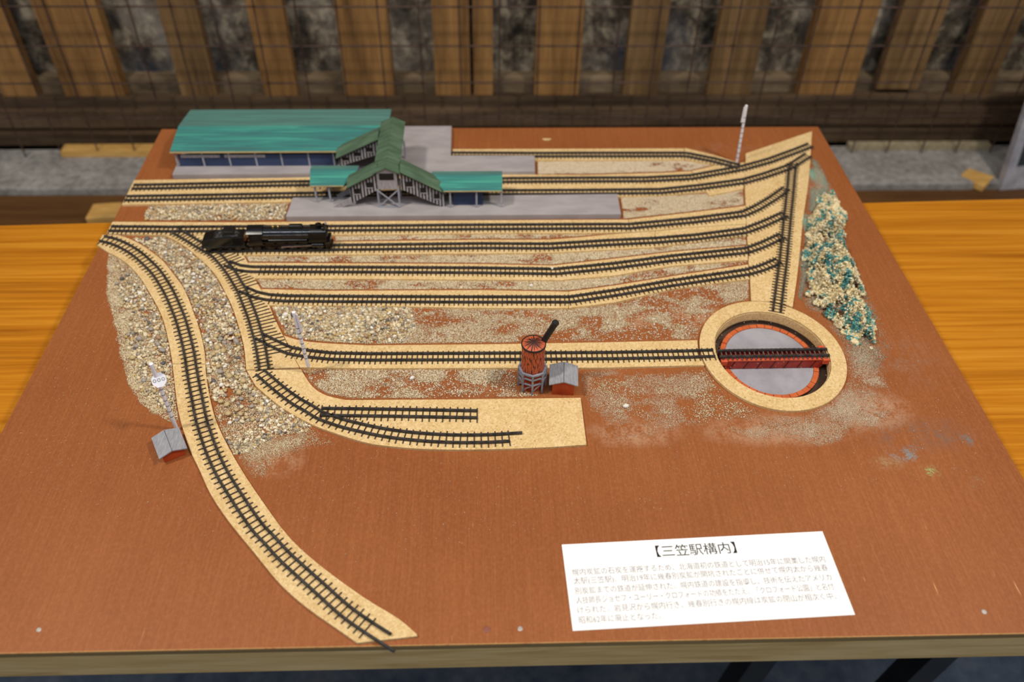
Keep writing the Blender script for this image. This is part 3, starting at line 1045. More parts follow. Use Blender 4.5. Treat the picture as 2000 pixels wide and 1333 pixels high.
for i in range(23):
    u = L * (i + .5) / 23
    MB().extrude([bq(u - .0006, -.0078, .0022), bq(u + .0006, -.0078, .0022), bq(u + .0006, .0078, .0022), bq(u - .0006, .0078, .0022)], [0, 0, .0008]).build('sleeper', M['bridge_sleeper'], tt)
for s_ in (-1, 1):
    q = np.array([(a + ax * u + an * s_ * .0043) for u in np.linspace(-.001, L + .001, 10)])
    sweep(q, ZB + .0031, RAIL_W, RAIL_H).build('rail', M['rail'], tt)

# ------------------------------------------------------------------ station platforms
ZP = .0072


def platform(poly, label):
    c = np.mean(poly, axis=0)
    o = MB().prism(poly, ZB + .0001, ZB + ZP).build('station_platform', M['platform'], org=(c[0], c[1], ZB))
    return tag(bevel(o, .0004), label, 'platform')


p1 = [P(336, 341, ZP), P(1045, 335, ZP), P(1044, 303.7, ZP), P(880.5, 303.7, ZP), P(882, 246, ZP)]
yb1 = p1[4][1]
poly1 = [(p[0], p[1]) for p in p1] + [(p1[0][0] - .0015, yb1)]
platform(poly1, 'L-shaped grey rear platform under the long teal-roofed shed')
poly2 = [tuple(P(*q, ZP)[:2]) for q in ((572, 386), (1206, 379), (1213, 418), (558, 423))]
platform(poly2, 'long grey front platform with the footbridge stairs')
PT = ZB + ZP + .0001

# ------------------------------------------------------------------ long shed
shed = thing('station_shed', 'long open station shed with teal painted gable roof on grey posts', 'shed', (P(500, 320, ZP)[0], .955, PT))
ZE = .0300
fl, fr = P(332.5, 300, ZE), P(664, 293, ZE)
bl, br = P(367.5, 218, ZE), P(765, 210, ZE)
yf = (fl[1] + fr[1]) / 2
yb = (bl[1] + br[1]) / 2
fr_x = -.112
ym = (yf + yb) / 2
ZR_ = height_at([(fl[0] + bl[0]) / 2, ym], 246.5)
xl, xr = (fl[0] + bl[0]) / 2, br[0]
R1, R2 = (xl - .001, ym, ZB + ZR_), (xr, ym, ZB + ZR_)
t = .0012
MB().slab([(xl, yf, ZB + ZE), (xr, yf, ZB + ZE), R2, R1], t).build('roof', M['teal'], shed)
MB().slab([(xl, yb, ZB + ZE), (xr, yb, ZB + ZE), R2, R1], t).build('roof', M['teal_grey'], shed)
MB().box((xl, yf - .0006, ZB + ZE - .0014), (xr, yf - .0001, ZB + ZE + .0003)).build('roof_edge', M['bare_edge'], shed)
zt_ = ZB + ZE - .0015
for (px) in (345, 397, 448.5, 500, 550, 603, 652):
    p = P(px, 333.8, ZP)
    y = yf + .004
    MB().box((p[0] - .0009, y - .0009, PT), (p[0] + .0009, y + .0009, zt_ + .0006)).build('post', M['grey_post'], shed)
    MB().box((p[0] - .0009, yb - .0075, PT), (p[0] + .0009, yb - .0055, zt_ + .0006)).build('post', M['grey_post'], shed)
MB().box((xl + .006, yf + .003, zt_ + .0007 - .0012), (xr - .06, yf + .005, zt_ + .0006)).build('beam', M['grey_post'], shed)
YN = P(500, 324.5, ZP)[1]
xw0, xw1 = P(353, 324.5, ZP)[0], P(655, 322, ZP)[0]
MB().box((xw0, YN, PT), (xw1, YN + .0012, PT + .0165)).build('rear_wall', M['navy'], shed)
for s0, s1 in ((.02, .27), (.30, .56)):
    x0_, x1_ = xw0 + (xw1 - xw0) * s0, xw0 + (xw1 - xw0) * s1
    MB().box((x0_, YN - .0008, PT + .0125), (x1_, YN - .0001, PT + .0165)).build('sign_panel', M['grey_board'], shed)

# ------------------------------------------------------------------ footbridge
fb = thing('station_footbridge', 'covered station footbridge with green gabled roof and striped stair walls', 'footbridge', (P(760, 406, ZP)[0], .829, PT))
A1, A2 = P(741, 405.5, ZP), P(781, 405, ZP)
YF = (A1[1] + A2[1]) / 2
xc = (A1[0] + A2[0]) / 2
hw = (A2[0] - A1[0]) / 2
zfl = ZB + height_at([xc, YF], 370)
zev = ZB + height_at([xc, YF], 335.5)
zrg = ZB + height_at([xc, YF], 327)
YBK = P(764, 228, zrg - ZB)[1]
# legs and braces
for x in (A1[0], A2[0]):
    for y in (YF + .001, YF + .020):
        MB().box((x - .001, y - .001, PT), (x + .001, y + .001, zfl)).build('leg', M['grey_post'], fb)
for y in (YF + .0004,):
    MB().bar((A1[0], y, PT + .001), (A2[0], y, zfl - .001), .0014, .0010).build('brace', M['grey_post'], fb)
    MB().bar((A2[0], y - .0011, PT + .001), (A1[0], y - .0011, zfl - .001), .0014, .0010).build('brace', M['grey_post'], fb)
    MB().bar((A1[0], y - .0004, PT + .0008), (A2[0], y - .0004, PT + .0008), .0012, .0012).build('brace', M['grey_post'], fb)
# bridge body
ww = hw - .0005
MB().extrude([(xc - ww, YF, zfl), (xc + ww, YF, zfl), (xc + ww, YF, zev), (xc, YF, zrg - .001), (xc - ww, YF, zev)], (0, .0015, 0)).build('gable_wall', M['grey_board'], fb)
w_ = MB().box((xc - ww * .72, YF - .0005, zfl + (zev - zfl) * .55), (xc + ww * .70, YF - .0001, zfl + (zev - zfl) * .90)).build('window', M['black_void'], fb)
MB().box((xc - ww, YF + .0016, zfl), (xc - ww + .0012, YBK - .002, zev)).build('side_wall', M['stripes'], fb)
MB().box((xc + ww - .0012, YF + .0016, zfl), (xc + ww, YBK - .002, zev)).build('side_wall', M['stripes'], fb)
MB().box((xc - ww + .0013, YF + .0016, zfl), (xc + ww - .0013, YBK - .002, zfl + .001)).build('deck', M['grey_board'], fb)
rh = hw + .0030
zel = zev - .0005
for s_ in (-1, 1):
    MB().slab([(xc + s_ * rh, YF - .002, zel - .001), (xc + s_ * rh, YBK, zel - .001), (xc + s_ * .0001, YBK, zrg), (xc + s_ * .0001, YF - .002, zrg)], .0008).build('roof', M['green'], fb)
# front stairs down both ways, along the platform
SD = .0245          # stair depth


def stair(side, wallpx, Y, nwin, depth, far=False):
    tr, tl, bl_, br_ = [PY(x, y, Y) for x, y in wallpx]       # bridge-side top, foot-side top, foot-side bottom, bridge-side bottom
    sgn = -1 if side == 'l' else 1
    MB().extrude([tr, tl, bl_, br_], (0, .0012, 0)).build('stair_wall', M['stripes'], fb)
    MB().extrude([tr + [0, depth, 0], tl + [0, depth, 0], bl_ + [0, depth, 0], br_ + [0, depth, 0]], (0, -.0012, 0)).build('stair_wall', M['stripes'], fb)
    up = np.array([0, 0, .0006])
    f0, f1 = tr + up, tl + up
    out = (tl - tr) / np.linalg.norm(tl - tr)
    f1 = f1 + out * .004
    ov = np.array([0, -.0025, -.0008])
    rid = np.array([0, depth / 2, .0030])
    MB().slab([f0 + ov, f1 + ov, f1 + rid, f0 + rid], .0008).build('stair_roof', M['green'], fb)
    bk = np.array([0, depth + .0025, -.0008])
    MB().slab([f0 + bk, f1 + bk, f1 + rid, f0 + rid], .0008).build('stair_roof', M['green'], fb)
    e = MB().bar(f0 + ov + [0, -.0003, -.0002], f1 + ov + [0, -.0003, -.0002], .0006, .0010)
    e.build('roof_edge', M['black_paint'], fb)
    # steps under the floor line
    MB().extrude([br_ + [0, .0013, 0], bl_ + [0, .0013, 0], bl_ + [0, .0013, .0012], br_ + [0, .0013, .0012]], (0, depth - .0026, 0)).build('stair_flight', M['grey_board'], fb)
    for k in range(nwin):
        u = (k + .62) / (nwin + .15)
        topm = tr * (1 - u) + tl * u
        botm = br_ * (1 - u) + bl_ * u
        m_ = topm * .52 + botm * .48
        hh = (topm[2] - botm[2])
        w2 = .0034
        MB().box((m_[0] - w2, Y - .0006, m_[2] - hh * .14), (m_[0] + w2, Y - .0001, m_[2] + hh * .14)).build('window', M['black_void'], fb)
        MB().box((m_[0] - w2 - .0002, Y - .0007, m_[2] - hh * .20), (m_[0] + w2 + .0002, Y - .0001, m_[2] - hh * .145)).build('window_sill', M['grey_board'], fb)
        x_ = m_[0] + sgn * (-w2 - .0016)
    return tr, tl, bl_, br_


YS = YF + .0005
stair('l', ((735, 337), (682, 364), (688, 397), (738, 371)), YS, 2, SD)
stair('r', ((781, 335), (866, 375), (868, 405.5), (784, 370)), YS, 3, SD)
# low railing at the foot of the left stair
for y in (YS, YS + SD):
    q = [PY(688, 384, YS), PY(652, 404, YS), PY(657, 410.5, YS), PY(688, 397, YS)]
    MB().extrude([p + [0, y - YS, 0] for p in q], (0, .0008 if y == YS else -.0008, 0)).build('stair_railing', M['grey_board'], fb)
YFAR = P(735, 303, zfl - ZB)[1]
stair('l', ((738, 271), (661, 306), (664, 325), (735, 303)), YFAR, 3, .026)
# posts carrying the far end
for x in (xc - hw, xc + hw):
    MB().box((x - .001, YBK - .008, PT), (x + .001, YBK - .006, zfl)).build('leg', M['grey_post'], fb)

# ------------------------------------------------------------------ two teal canopies on the front platform


def canopy(front, back, post_px, label, cut=0.0, cutside=0):
    ze = height_at(P(post_px[0], 408, ZP), 374.0)
    a0, a1 = P(*front[0], ze), P(*front[1], ze)
    zr_ = ze + .0035
    b0, b1 = P(*back[0], zr_), P(*back[1], zr_)
    yf_, yb_ = (a0[1] + a1[1]) / 2, (b0[1] + b1[1]) / 2
    cn = thing('platform_canopy', label, 'canopy', ((a0[0] + a1[0]) / 2, yf_, PT))
    xa0, xa1, xb0, xb1 = a0[0], a1[0], b0[0], b1[0]
    MB().slab([(xa0, yf_, ZB + ze), (xa1, yf_, ZB + ze), (xb1, yb_, ZB + zr_), (xb0, yb_, ZB + zr_)], .0009).build('roof', M['teal'], cn)
    yk = yb_ + .010
    MB().slab([(xb0, yk, ZB + ze + .0015), (xb1, yk, ZB + ze + .0015), (xb1, yb_ + .0001, ZB + zr_), (xb0, yb_ + .0001, ZB + zr_)], .0009).build('roof', M['teal_grey'], cn)
    MB().box((min(xa0, xa1), yf_ - .0006, ZB + ze - .0010), (max(xa0, xa1), yf_ - .0001, ZB + ze + .0002)).build('roof_edge', M['bare_edge'], cn)
    for px in post_px:
        p = P(px, 408, ZP)
        MB().box((p[0] - .0010, yf_ + .0015, PT), (p[0] + .0010, yf_ + .0035, ZB + ze - .0007)).build('post', M['grey_post'], cn)
        MB().box((p[0] - .0008, yb_ - .002, PT), (p[0] + .0008, yb_, ZB + zr_ - .0013)).build('post', M['grey_post'], cn)
    return cn


cr = canopy(((866.5, 374), (981, 372.5)), ((843, 341.5), (981, 340)), (880, 931, 979.5), 'teal platform canopy right of the footbridge')
w0, w1, w2 = P(886, 401, ZP), P(943, 401, ZP), P(966, 401, ZP)
MB().box((w0[0], w0[1], PT), (w1[0], w0[1] + .001, PT + .0185)).build('rear_wall', M['navy'], cr)

canopy(((605, 364), (671, 362.5)), ((606, 329), (699, 331)), (616.5, 643.5), 'teal platform canopy left of the footbridge')

# ------------------------------------------------------------------ locomotive
def locomotive():
    p0, p1_ = P(398, 485.3, ZC + .003)[:2], P(652, 481.8, ZC + .003)[:2]
    ax_ = (p1_ - p0)
    Lg = np.linalg.norm(ax_)
    ax_ = ax_ / Lg
    nx = np.array([-ax_[1], ax_[0]])
    zr0 = ZB + ZC + SL_H + RAIL_H + .0001
    lo = thing('steam_locomotive', 'gloss black model steam locomotive with tender standing on the yard track', 'locomotive', (*((p0 + p1_) / 2), zr0))
    k = Lg / .148

    def q(u, v, z):                       # u along (m, tender end = 0), v across, z above rail
        p = p0 + ax_ * u * k + nx * v
        return np.array([p[0], p[1], zr0 + z * 1.27])

    def bx(u0, u1, v0, v1, z0, z1):
        return MB().extrude([q(u0, v0, z0), q(u1, v0, z0), q(u1, v1, z0), q(u0, v1, z0)], (0, 0, (z1 - z0) * 1.27))

    B = M['loco']
    # tender
    bevel(bx(.001, .051, -.0085, .0085, .0045, .0062).build('tender_frame', B, lo), .0003)
    mb = MB().extrude([q(.002, -.0082, .0063), q(.050, -.0082, .0063), q(.050, -.0082, .0155), q(.030, -.0082, .0155), q(.016, -.0082, .0150), q(.004, -.0082, .0125), q(.002, -.0082, .0105)], [*(nx * .0164), 0])
    bevel(mb.build('tender_body', B, lo), .0006)
    # coal heap
    vs_, fs = [], []
    nu, nv = 14, 8
    for i in range(nu + 1):
        for j in range(nv + 1):
            u, w = i / nu, j / nv
            edge = min(u, 1 - u, .5) * 2 * min(w, 1 - w) * 4
            z = .0152 + min(1, edge * 1.3) * .0034 + random.uniform(-.0004, .0006) * min(1, edge * 3)
            vs_.append(q(.016 + u * .030, -.0070 + w * .0140, z))
    for i in range(nu):
        for j in range(nv):
            fs.append((i * (nv + 1) + j, (i + 1) * (nv + 1) + j, (i + 1) * (nv + 1) + j + 1, i * (nv + 1) + j + 1))
    cm = MB().add(vs_, fs)
    cm.build('coal', M['coal'], lo)
    bevel(bx(.0275, .0405, -.0060, .0060, .0172, .0202).build('coal_heap_top', M['coal'], lo), .0008)
    for u in (.008, .019, .030, .041):
        for s_ in (-1, 1):
            MB().tube(q(u, s_ * .0050, .0036), q(u, s_ * .0066, .0036), .0036, n=18).build('wheel', B, lo)
    MB().tube(q(.0510, 0, .006), q(.0560, 0, .006), .0012, n=8).build('drawbar', B, lo)
    # cab
    for s_ in (-1, 1):
        mb = MB().extrude([q(.056, s_ * .0086, .0075), q(.0705, s_ * .0086, .0075), q(.0705, s_ * .0086, .0190), q(.056, s_ * .0086, .0190)], [*(nx * -s_ * .0008), 0])
        cs = mb.build('cab_side', B, lo)
        MB().extrude([q(.0595, s_ * .0088, .0130), q(.0670, s_ * .0088, .0130), q(.0670, s_ * .0088, .0170), q(.0595, s_ * .0088, .0170)], [*(nx * -s_ * .0002), 0]).build('cab_window', M['black_void'], cs)
    bx(.0698, .0705, -.0077, .0077, .0075, .0200).build('cab_front', B, lo)
    arc = []
    for i in range(9):
        t_ = -1 + 2 * i / 8
        arc.append((t_ * .0092, .0192 + .0030 * (1 - t_ * t_)))
    poly = [q(.0545, v_, z_) for v_, z_ in arc] + [q(.0545, v_, z_ - .0007) for v_, z_ in reversed(arc)]
    MB().extrude(poly, [*(ax_ * .0178 * k), 0]).build('cab_roof', B, lo, smooth=True)
    bx(.054, .1400, -.0070, .0070, .0055, .0072).build('main_frame', B, lo)
    # boiler, smokebox, boiler bands
    MB().tube(q(.0706, 0, .0148), q(.1250, 0, .0146), .0080, .0076, n=32).build('boiler', M['loco_boiler'], lo, smooth=True)
    MB().tube(q(.1251, 0, .0146), q(.1425, 0, .0146), .0079, n=32).build('smokebox', B, lo, smooth=True)
    MB().tube(q(.1426, 0, .0145), q(.1438, 0, .0145), .0052, .0040, n=24).build('smokebox_door', B, lo, smooth=True)
    for u in (.080, .092, .104, .116):
        MB().tube(q(u, 0, .0147), q(u + .0008, 0, .0147), .00815, n=32).build('boiler_band', B, lo)
    # dome, chimney and preheater
    dome = []
    for i in range(12):
        dome.append(q(.1010 + .0155 * (.5 - .5 * math.cos(math.pi * i / 11)), 0, 0))
    d_ = bx(.1010, .1170, -.0030, .0030, .0195, .0240).build('steam_dome', B, lo)
    bevel(d_, .0022, 4)
    MB().lathe(q(.1345, 0, .0195), [(.0030, 0), (.0026, .0030), (.0030, .0052), (.0036, .0056), (.0024, .0060)], 20).build('chimney', B, lo, smooth=True)
    bevel(MB().extrude([q(.1378, -.0052, .0195), q(.1420, -.0052, .0195), q(.1420, .0052, .0195), q(.1378, .0052, .0195)], (0, 0, .0042)).build('feedwater_heater', B, lo), .0018, 4)
    MB().lathe(q(.0835, 0, .0210), [(.0012, 0), (.0012, .0020), (.0007, .0024)], 10).build('safety_valve', M['brass'], lo)
    MB().lathe(q(.0890, 0, .0210), [(.0010, 0), (.0010, .0016), (.0006, .0020)], 10).build('whistle', M['brass'], lo)
    for s_ in (-1, 1):
        hr = MB().tube(q(.0730, s_ * .0076, .0172), q(.1400, s_ * .0074, .0170), .00035, n=6).build('glint_rail', M['steel'], lo)  # added steel rail and studs imitate the white glints along the boiler
        for u in (.078, .0865, .0885, .0905, .1005, .110, .1115, .113, .1145, .128, .138):
            MB().tube(q(u, s_ * .0066, .0170), q(u, s_ * .0082, .0173), .0006, n=6).build('glint_stud', M['steel'], hr)  # bright studs made up for the glint dots
    # running boards, deflectors
    for s_ in (-1, 1):
        v0, v1 = sorted((s_ * .0066, s_ * .0090))
        bx(.0708, .1405, v0, v1, .0098, .0106).build('running_board', B, lo)
        MB().extrude([q(.1230, s_ * .0089, .0107), q(.1432, s_ * .0089, .0107), q(.1432, s_ * .0089, .0172), q(.1405, s_ * .0089, .0190), q(.1230, s_ * .0089, .0190)], [*(nx * -s_ * .0006), 0]).build('smoke_deflector', B, lo)
        MB().tube(q(.0780, s_ * .0083, .0122), q(.1210, s_ * .0083, .0122), .0011, n=10).build('handrail_pipe', B, lo)
        for u in (.078, .0905, .103, .1155):
            MB().tube(q(u, s_ * .0048, .0055), q(u, s_ * .0066, .0055), .0055, n=26).build('driving_wheel', B, lo)
        MB().tube(q(.1335, s_ * .0050, .0034), q(.1335, s_ * .0064, .0034), .0034, n=20).build('pilot_wheel', B, lo)
        MB().tube(q(.063, s_ * .0050, .0036), q(.063, s_ * .0064, .0036), .0036, n=20).build('trailing_wheel', B, lo)
        MB().tube(q(.1255, s_ * .0078, .0066), q(.1385, s_ * .0078, .0066), .0024, n=18).build('cylinder', B, lo)
        MB().bar(q(.0905, s_ * .0074, .0046), q(.1300, s_ * .0080, .0062), .0011, .0013).build('connecting_rod', M['steel'], lo)
        MB().bar(q(.078, s_ * .0069, .0044), q(.1155, s_ * .0069, .0044), .0008, .0012).build('coupling_rod', B, lo)
        for u in (.0915, .1030, .1285):
            z_ = .0046 + (u - .0905) / .0395 * .0016
            MB().tube(q(u, s_ * .0078, z_), q(u, s_ * .0089, z_), .0010, n=10).build('rod_pin', M['steel'], lo)
    bx(.1405, .1460, -.0088, .0088, .0050, .0098).build('buffer_beam', B, lo)
    MB().extrude([q(.1461, -.0070, .0018), q(.1480, -.0040, .0018), q(.1480, .0040, .0018), q(.1461, .0070, .0018)], (0, 0, .0040)).build('pilot', B, lo)
    MB().tube(q(.1421, 0, .0245), q(.1440, 0, .0245), .0015, n=14).build('headlamp', M['steel'], lo)


locomotive()

# ------------------------------------------------------------------ water tower
def water_tower():
    fr_ = P(1037.5, 770.5)
    r_st = .0128
    c = np.array([fr_[0] + .0012, fr_[1] + r_st - .001])
    th = thing('water_tower', 'orange model water tower with black streaks on a grey timber stand', 'water tower', (c[0], c[1], ZB))
    z_s = ZB + .0250                         # top of the stand
    r_t = .0107
    zt1 = ZB + height_at(c, 655 + 17)        # tank top
    MB().lathe((c[0], c[1], ZB + .0001), [(.0088, 0), (.0088, .0205)], 24).build('core', M['hut_red'], th, smooth=True)
    tk = MB().lathe((c[0], c[1], z_s - .004), [(r_t, 0), (r_t, zt1 - z_s + .004)], 40).build('tank', M['tank'], th, smooth=True)
    l_ = MB().lathe((c[0], c[1], zt1 + .0001), [(r_t * .98, 0), (r_t * .9, .0004), (.0003, .0030)], 40).build('lid', M['tank_top'], th, smooth=True)
    for o, zz in ((tk, z_s), (l_, zt1)):     # streaks run about the tank's own axis
        sh = Vector((c[0], c[1], zz)) - ORG[th.name]
        for vv in o.data.vertices:
            vv.co -= sh
        o.location = sh
    ring_mesh(r_t - .0003, r_t - .0003, r_t + .0006, r_t + .0006, zt1 - .0010, zt1 + .0006, 40, c).build('lid_rim', M['black_paint'], th)
    for i in range(8):
        t0, t1 = 2 * math.pi * (i + .5) / 8 + .36, 2 * math.pi * (i + 1.5) / 8 + .36
        pa = lambda t_, z, r: (c[0] + r * math.cos(t_), c[1] + r * math.sin(t_), z)
        MB().bar(pa(t0, ZB + .0001, r_st), pa(t0, z_s + .0005, r_st), .0017, .0017).build('leg', M['tower_grey'], th)
        for z in (z_s - .0005, z_s - .0062, z_s - .0130):
            w = .0017 if z > z_s - .002 else .0012
            MB().bar(pa(t0, z, r_st * .985), pa(t1, z, r_st * .985), w, w).build('rail_beam', M['tower_grey'], th)
        MB().bar(pa(t0, ZB + .003, r_st * .95), pa(t1, ZB + .0115, r_st * .95), .0008, .0008).build('brace', M['tower_grey'], th)
    ring_mesh(r_t + .0002, r_t + .0002, r_st, r_st, z_s - .0014, z_s - .0004, 32, c).build('deck', M['tower_grey'], th)
    # spout
    s0 = np.array([c[0] + r_t * .80, c[1] + r_t * .45, zt1 - .0035])
    e_px = (1085, 631)
    best = None
    for dd in np.linspace(.004, .03, 40):    # the spout leans back and up: choose the end that is 28 mm away
        z_ = s0[2] - ZB + dd
        e = P(*e_px, z_)
        dl = abs(np.linalg.norm(e - s0) - .0300)
        if best is None or dl < best[0]:
            best = (dl, e)
    e = best[1]
    MB().tube(s0, e, .0029, n=16).build('spout', M['black_paint'], th, smooth=True)
    d = (e - s0) / np.linalg.norm(e - s0)
    MB().tube(e + d * .0001, e + d * .0010, .0034, .0030, n=16).build('spout_cap', M['black_paint'], th, smooth=True)


water_tower()

# ------------------------------------------------------------------ huts


def hut(fl_, fr_, depth, wall_h, over, rise, label, eave_frac=0.0):
    """fl_, fr_: ground points of the front gable wall"""
    a_, b_ = np.array(fl_[:2]), np.array(fr_[:2])
    x_ = (b_ - a_) / np.linalg.norm(b_ - a_)
    y_ = np.array([-x_[1], x_[0]])
    W = np.linalg.norm(b_ - a_)
    mid = (a_ + b_) / 2 + y_ * depth / 2
    th = thing('signal_hut', label, 'hut', (mid[0], mid[1], ZB))

    def q(u, v, z):
        p = a_ + x_ * u + y_ * v
        return np.array([p[0], p[1], ZB + .0002 + z])
    zr_ = wall_h + rise
    MB().extrude([q(0, 0, 0), q(W, 0, 0), q(W, 0, wall_h), q(W / 2, 0, zr_ - .001), q(0, 0, wall_h)], [*(y_ * depth), 0]).build('walls', M['hut_red'], th)
    k = rise / (W / 2)
    for s_ in (0, 1):
        e = -over if s_ == 0 else W + over
        MB().slab([q(e, -over * .8, wall_h - over * k + .0004), q(e, depth + over * .8, wall_h - over * k + .0004), q(W / 2, depth + over * .8, zr_ + .0004), q(W / 2, -over * .8, zr_ + .0004)], -.0011).build('roof', M['hut_roof'], th)
    return th


hut(P(1078, 771), P(1120, 773), .0215, .0150, .0030, .0036, 'red hut with grey gable roof beside the water tower')
hut(P(322, 904.5), P(363, 888.5), .0225, .0085, .0026, .0030, 'red hut with grey roof at the left foot of the disc signal')

# ------------------------------------------------------------------ signals


def signal(base_px, top_px, label, bands, plate, stick=0.0):
    p = P(*base_px)
    # lean so that the top stands over its traced place
    h = height_at(p, top_px[1])
    tp = P(top_px[0], top_px[1], h)
    base = np.array([p[0], p[1], ZB + .0001])
    topv = np.array([tp[0], tp[1], ZB + h])
    th = thing('railway_signal', label, 'signal', base)
    d = topv - base
    Ls = np.linalg.norm(d)
    d /= Ls
    r = .0017
    if stick:
        MB().tube(base, base + d * stick, .0013, n=10).build('stake', M['bare_stick'], th)
    MB().tube(base + d * (stick + .0001), topv, r, n=14).build('mast', M['white_paint'], th, smooth=True)
    for k in range(bands[0]):
        u = bands[1] + (bands[2] - bands[1]) * k / max(1, bands[0] - 1)
        o = base + d * Ls * u
        MB().tube(o, o + d * .0007, r * 1.04, n=14).build('band', M['black_paint'], th)
    x_ = np.array([1.0, 0, 0])
    if plate == 'disc':
        cth = base + d * Ls * .80 + np.array([.0012, -.0032, 0])
        nrm = np.array([.0, -.72, .69])
        u_ = np.array([.97, .18, .18]); u_ -= nrm * (u_ @ nrm); u_ /= np.linalg.norm(u_)
        w_ = np.cross(nrm, u_)
        cth = cth + u_ * .0016
        pl = [cth + (u_ * math.cos(t_) + w_ * math.sin(t_)) * .0066 for t_ in np.arange(8) * math.pi / 4 + .39]
        pt = MB().extrude(pl, -nrm * .0010).build('disc', M['white_paint'], th)
        for k in (-1, 0, 1):
            o = cth + u_ * k * .0037 + nrm * .0001
            mb = MB()
            nseg = 18
            ring = []
            for rr in (.0014, .0010):
                ring += [o + (u_ * math.cos(2 * math.pi * i / nseg) + w_ * math.sin(2 * math.pi * i / nseg)) * rr for i in range(nseg)]
            mb.add(ring, [(i, (i + 1) % nseg, nseg + (i + 1) % nseg, nseg + i) for i in range(nseg)])
            mb.build('lamp_ring', M['black_paint'], pt)
        MB().tube(cth - nrm * .0011 - w_ * .0, base + d * Ls * .80, .0009, n=8).build('bracket', M['white_paint'], th)
    else:
        s_ = plate
        o = topv - d * .022
        pl = [o + x_ * s_ * .0016 + np.array([0, -.0012, 0]), o + x_ * s_ * .0042 + np.array([0, -.0024, 0]), topv + x_ * s_ * .0034 + np.array([0, -.0024, -.002]), topv + x_ * s_ * .0016 + np.array([0, -.0012, -.001])]
        MB().extrude(pl, (0, .0010, 0)).build('arm', M['white_paint'], th)


signal((346, 840), (295, 711), 'white disc signal mast with three black rings behind the left hut', (7, .22, .72), 'disc')
signal((606.5, 732), (573.5, 610), 'white banded signal mast beside the turnout ladder', (7, .28, .76), 1, .011)
signal((1438.5, 319), (1458, 206), 'white signal mast at the rear right beside the fan-shaped cork', (9, .1, .8), -1)

# ------------------------------------------------------------------ paper caption card
def caption():
    cs = [P(*q) for q in ((1097, 1065), (1606, 1039), (1663, 1203), (1113, 1234))]
    tl, tr, br_, bl_ = cs
    X = (tr - tl)[:2]; W = np.linalg.norm(X); X = X / W
    Yd = np.array([X[1], -X[0]])                 # down the page
    Hh = np.linalg.norm((bl_ - tl)[:2])
    th = thing('caption_card', 'white paper caption card printed with Japanese text near the front edge', 'card', (*((tl + br_) / 2)[:2], ZB))
    q = lambda u, v, z: (tl[0] + X[0] * u + Yd[0] * v, tl[1] + X[1] * u + Yd[1] * v, ZB + z)
    MB().extrude([q(0, 0, .0001), q(W, 0, .0001), q(W, Hh, .0001), q(0, Hh, .0001)], (0, 0, .0004)).build('paper', M['paper'], th)
    rot = math.atan2(X[1], X[0])

    def line(body, u0, u1, v, size, mat, off):
        cu = bpy.data.curves.new('text', 'FONT')
        cu.body = body
        cu.size = size
        cu.align_x = 'LEFT'
        cu.align_y = 'CENTER'
        cu.offset = off
        cu.resolution_u = 2
        ob = bpy.data.objects.new('tmp', cu)
        COL.objects.link(ob)
        bpy.context.view_layer.update()
        dg = bpy.context.evaluated_depsgraph_get()
        me = bpy.data.meshes.new_from_object(ob.evaluated_get(dg))
        bpy.data.objects.remove(ob)
        co = np.empty(len(me.vertices) * 3)
        me.vertices.foreach_get('co', co)
        co = co.reshape(-1, 3)
        if len(co) == 0:
            return
        co[:, 0] -= co[:, 0].min()
        k = (u1 - u0) / co[:, 0].max()
        co[:, 0] *= k
        mid = (co[:, 1].min() + co[:, 1].max()) / 2
        co[:, 1] -= mid
        me.vertices.foreach_set('co', co.ravel())
        me.materials.clear()
        me.materials.append(mat)
        o = bpy.data.objects.new('print_line', me)
        COL.objects.link(o)
        o.parent = th
        o.location = Vector(q(u0, v, .00054)) - ORG[th.name]
        o.rotation_euler = (0, 0, rot)
        me.update()

    line('【三笠駅構内】', W * .348, W * .650, Hh * .145, .0112, M['ink'], 0)
    rows = ['幌内炭鉱の石炭を運搬するため、北海道初の鉄道として明治15年に開業した幌内', '太駅(三笠駅)。明治19年に幾春別炭鉱が開坑されたことに併せて幌内太から幾春',
            '別炭鉱までの鉄道が延伸された。幌内鉄道の建設を指導し、技術を伝えたアメリカ', '人技師長ジョセフ・ユーリー・クロフォードの功績をたたえ、「クロフォード公園」と名付',
            'けられた。岩見沢から幌内行き、幾春別行きの幌内線は炭鉱の閉山が相次ぐ中、', '昭和62年に廃止となった。']
    ends = [.968, .966, .966, .962, .957, .315]
    for i, (r, e) in enumerate(zip(rows, ends)):
        line(r, W * .026, W * e, Hh * (.345 + .1085 * i), .0064, M['blown_ink'], -.000055)


caption()

# ------------------------------------------------------------------ sand, gravel, pebbles
_tab = rng.random((64, 64))


def vnoise(x, y):
    xi, yi = np.floor(x).astype(int), np.floor(y).astype(int)
    fx, fy = x - xi, y - yi
    fx, fy = fx * fx * (3 - 2 * fx), fy * fy * (3 - 2 * fy)
    g = lambda i, j: _tab[i % 64, j % 64]
    return (g(xi, yi) * (1 - fx) + g(xi + 1, yi) * fx) * (1 - fy) + (g(xi, yi + 1) * (1 - fx) + g(xi + 1, yi + 1) * fx) * fy


def fbm(x, y, s):
    return .5 * vnoise(x * s, y * s) + .27 * vnoise(x * s * 2.1 + 7, y * s * 2.1) + .15 * vnoise(x * s * 4.3, y * s * 4.3 + 3) + .08 * vnoise(x * s * 9, y * s * 9)


def inside(pts, poly):
    x, y = pts[:, 0], pts[:, 1]
    r = np.zeros(len(pts), bool)
    n = len(poly)
    for i in range(n):
        x0, y0 = poly[i]
        x1, y1 = poly[(i + 1) % n]
        c = ((y0 > y) != (y1 > y)) & (x < (x1 - x0) * (y - y0) / (y1 - y0 + 1e-12) + x0)
        r ^= c
    return r


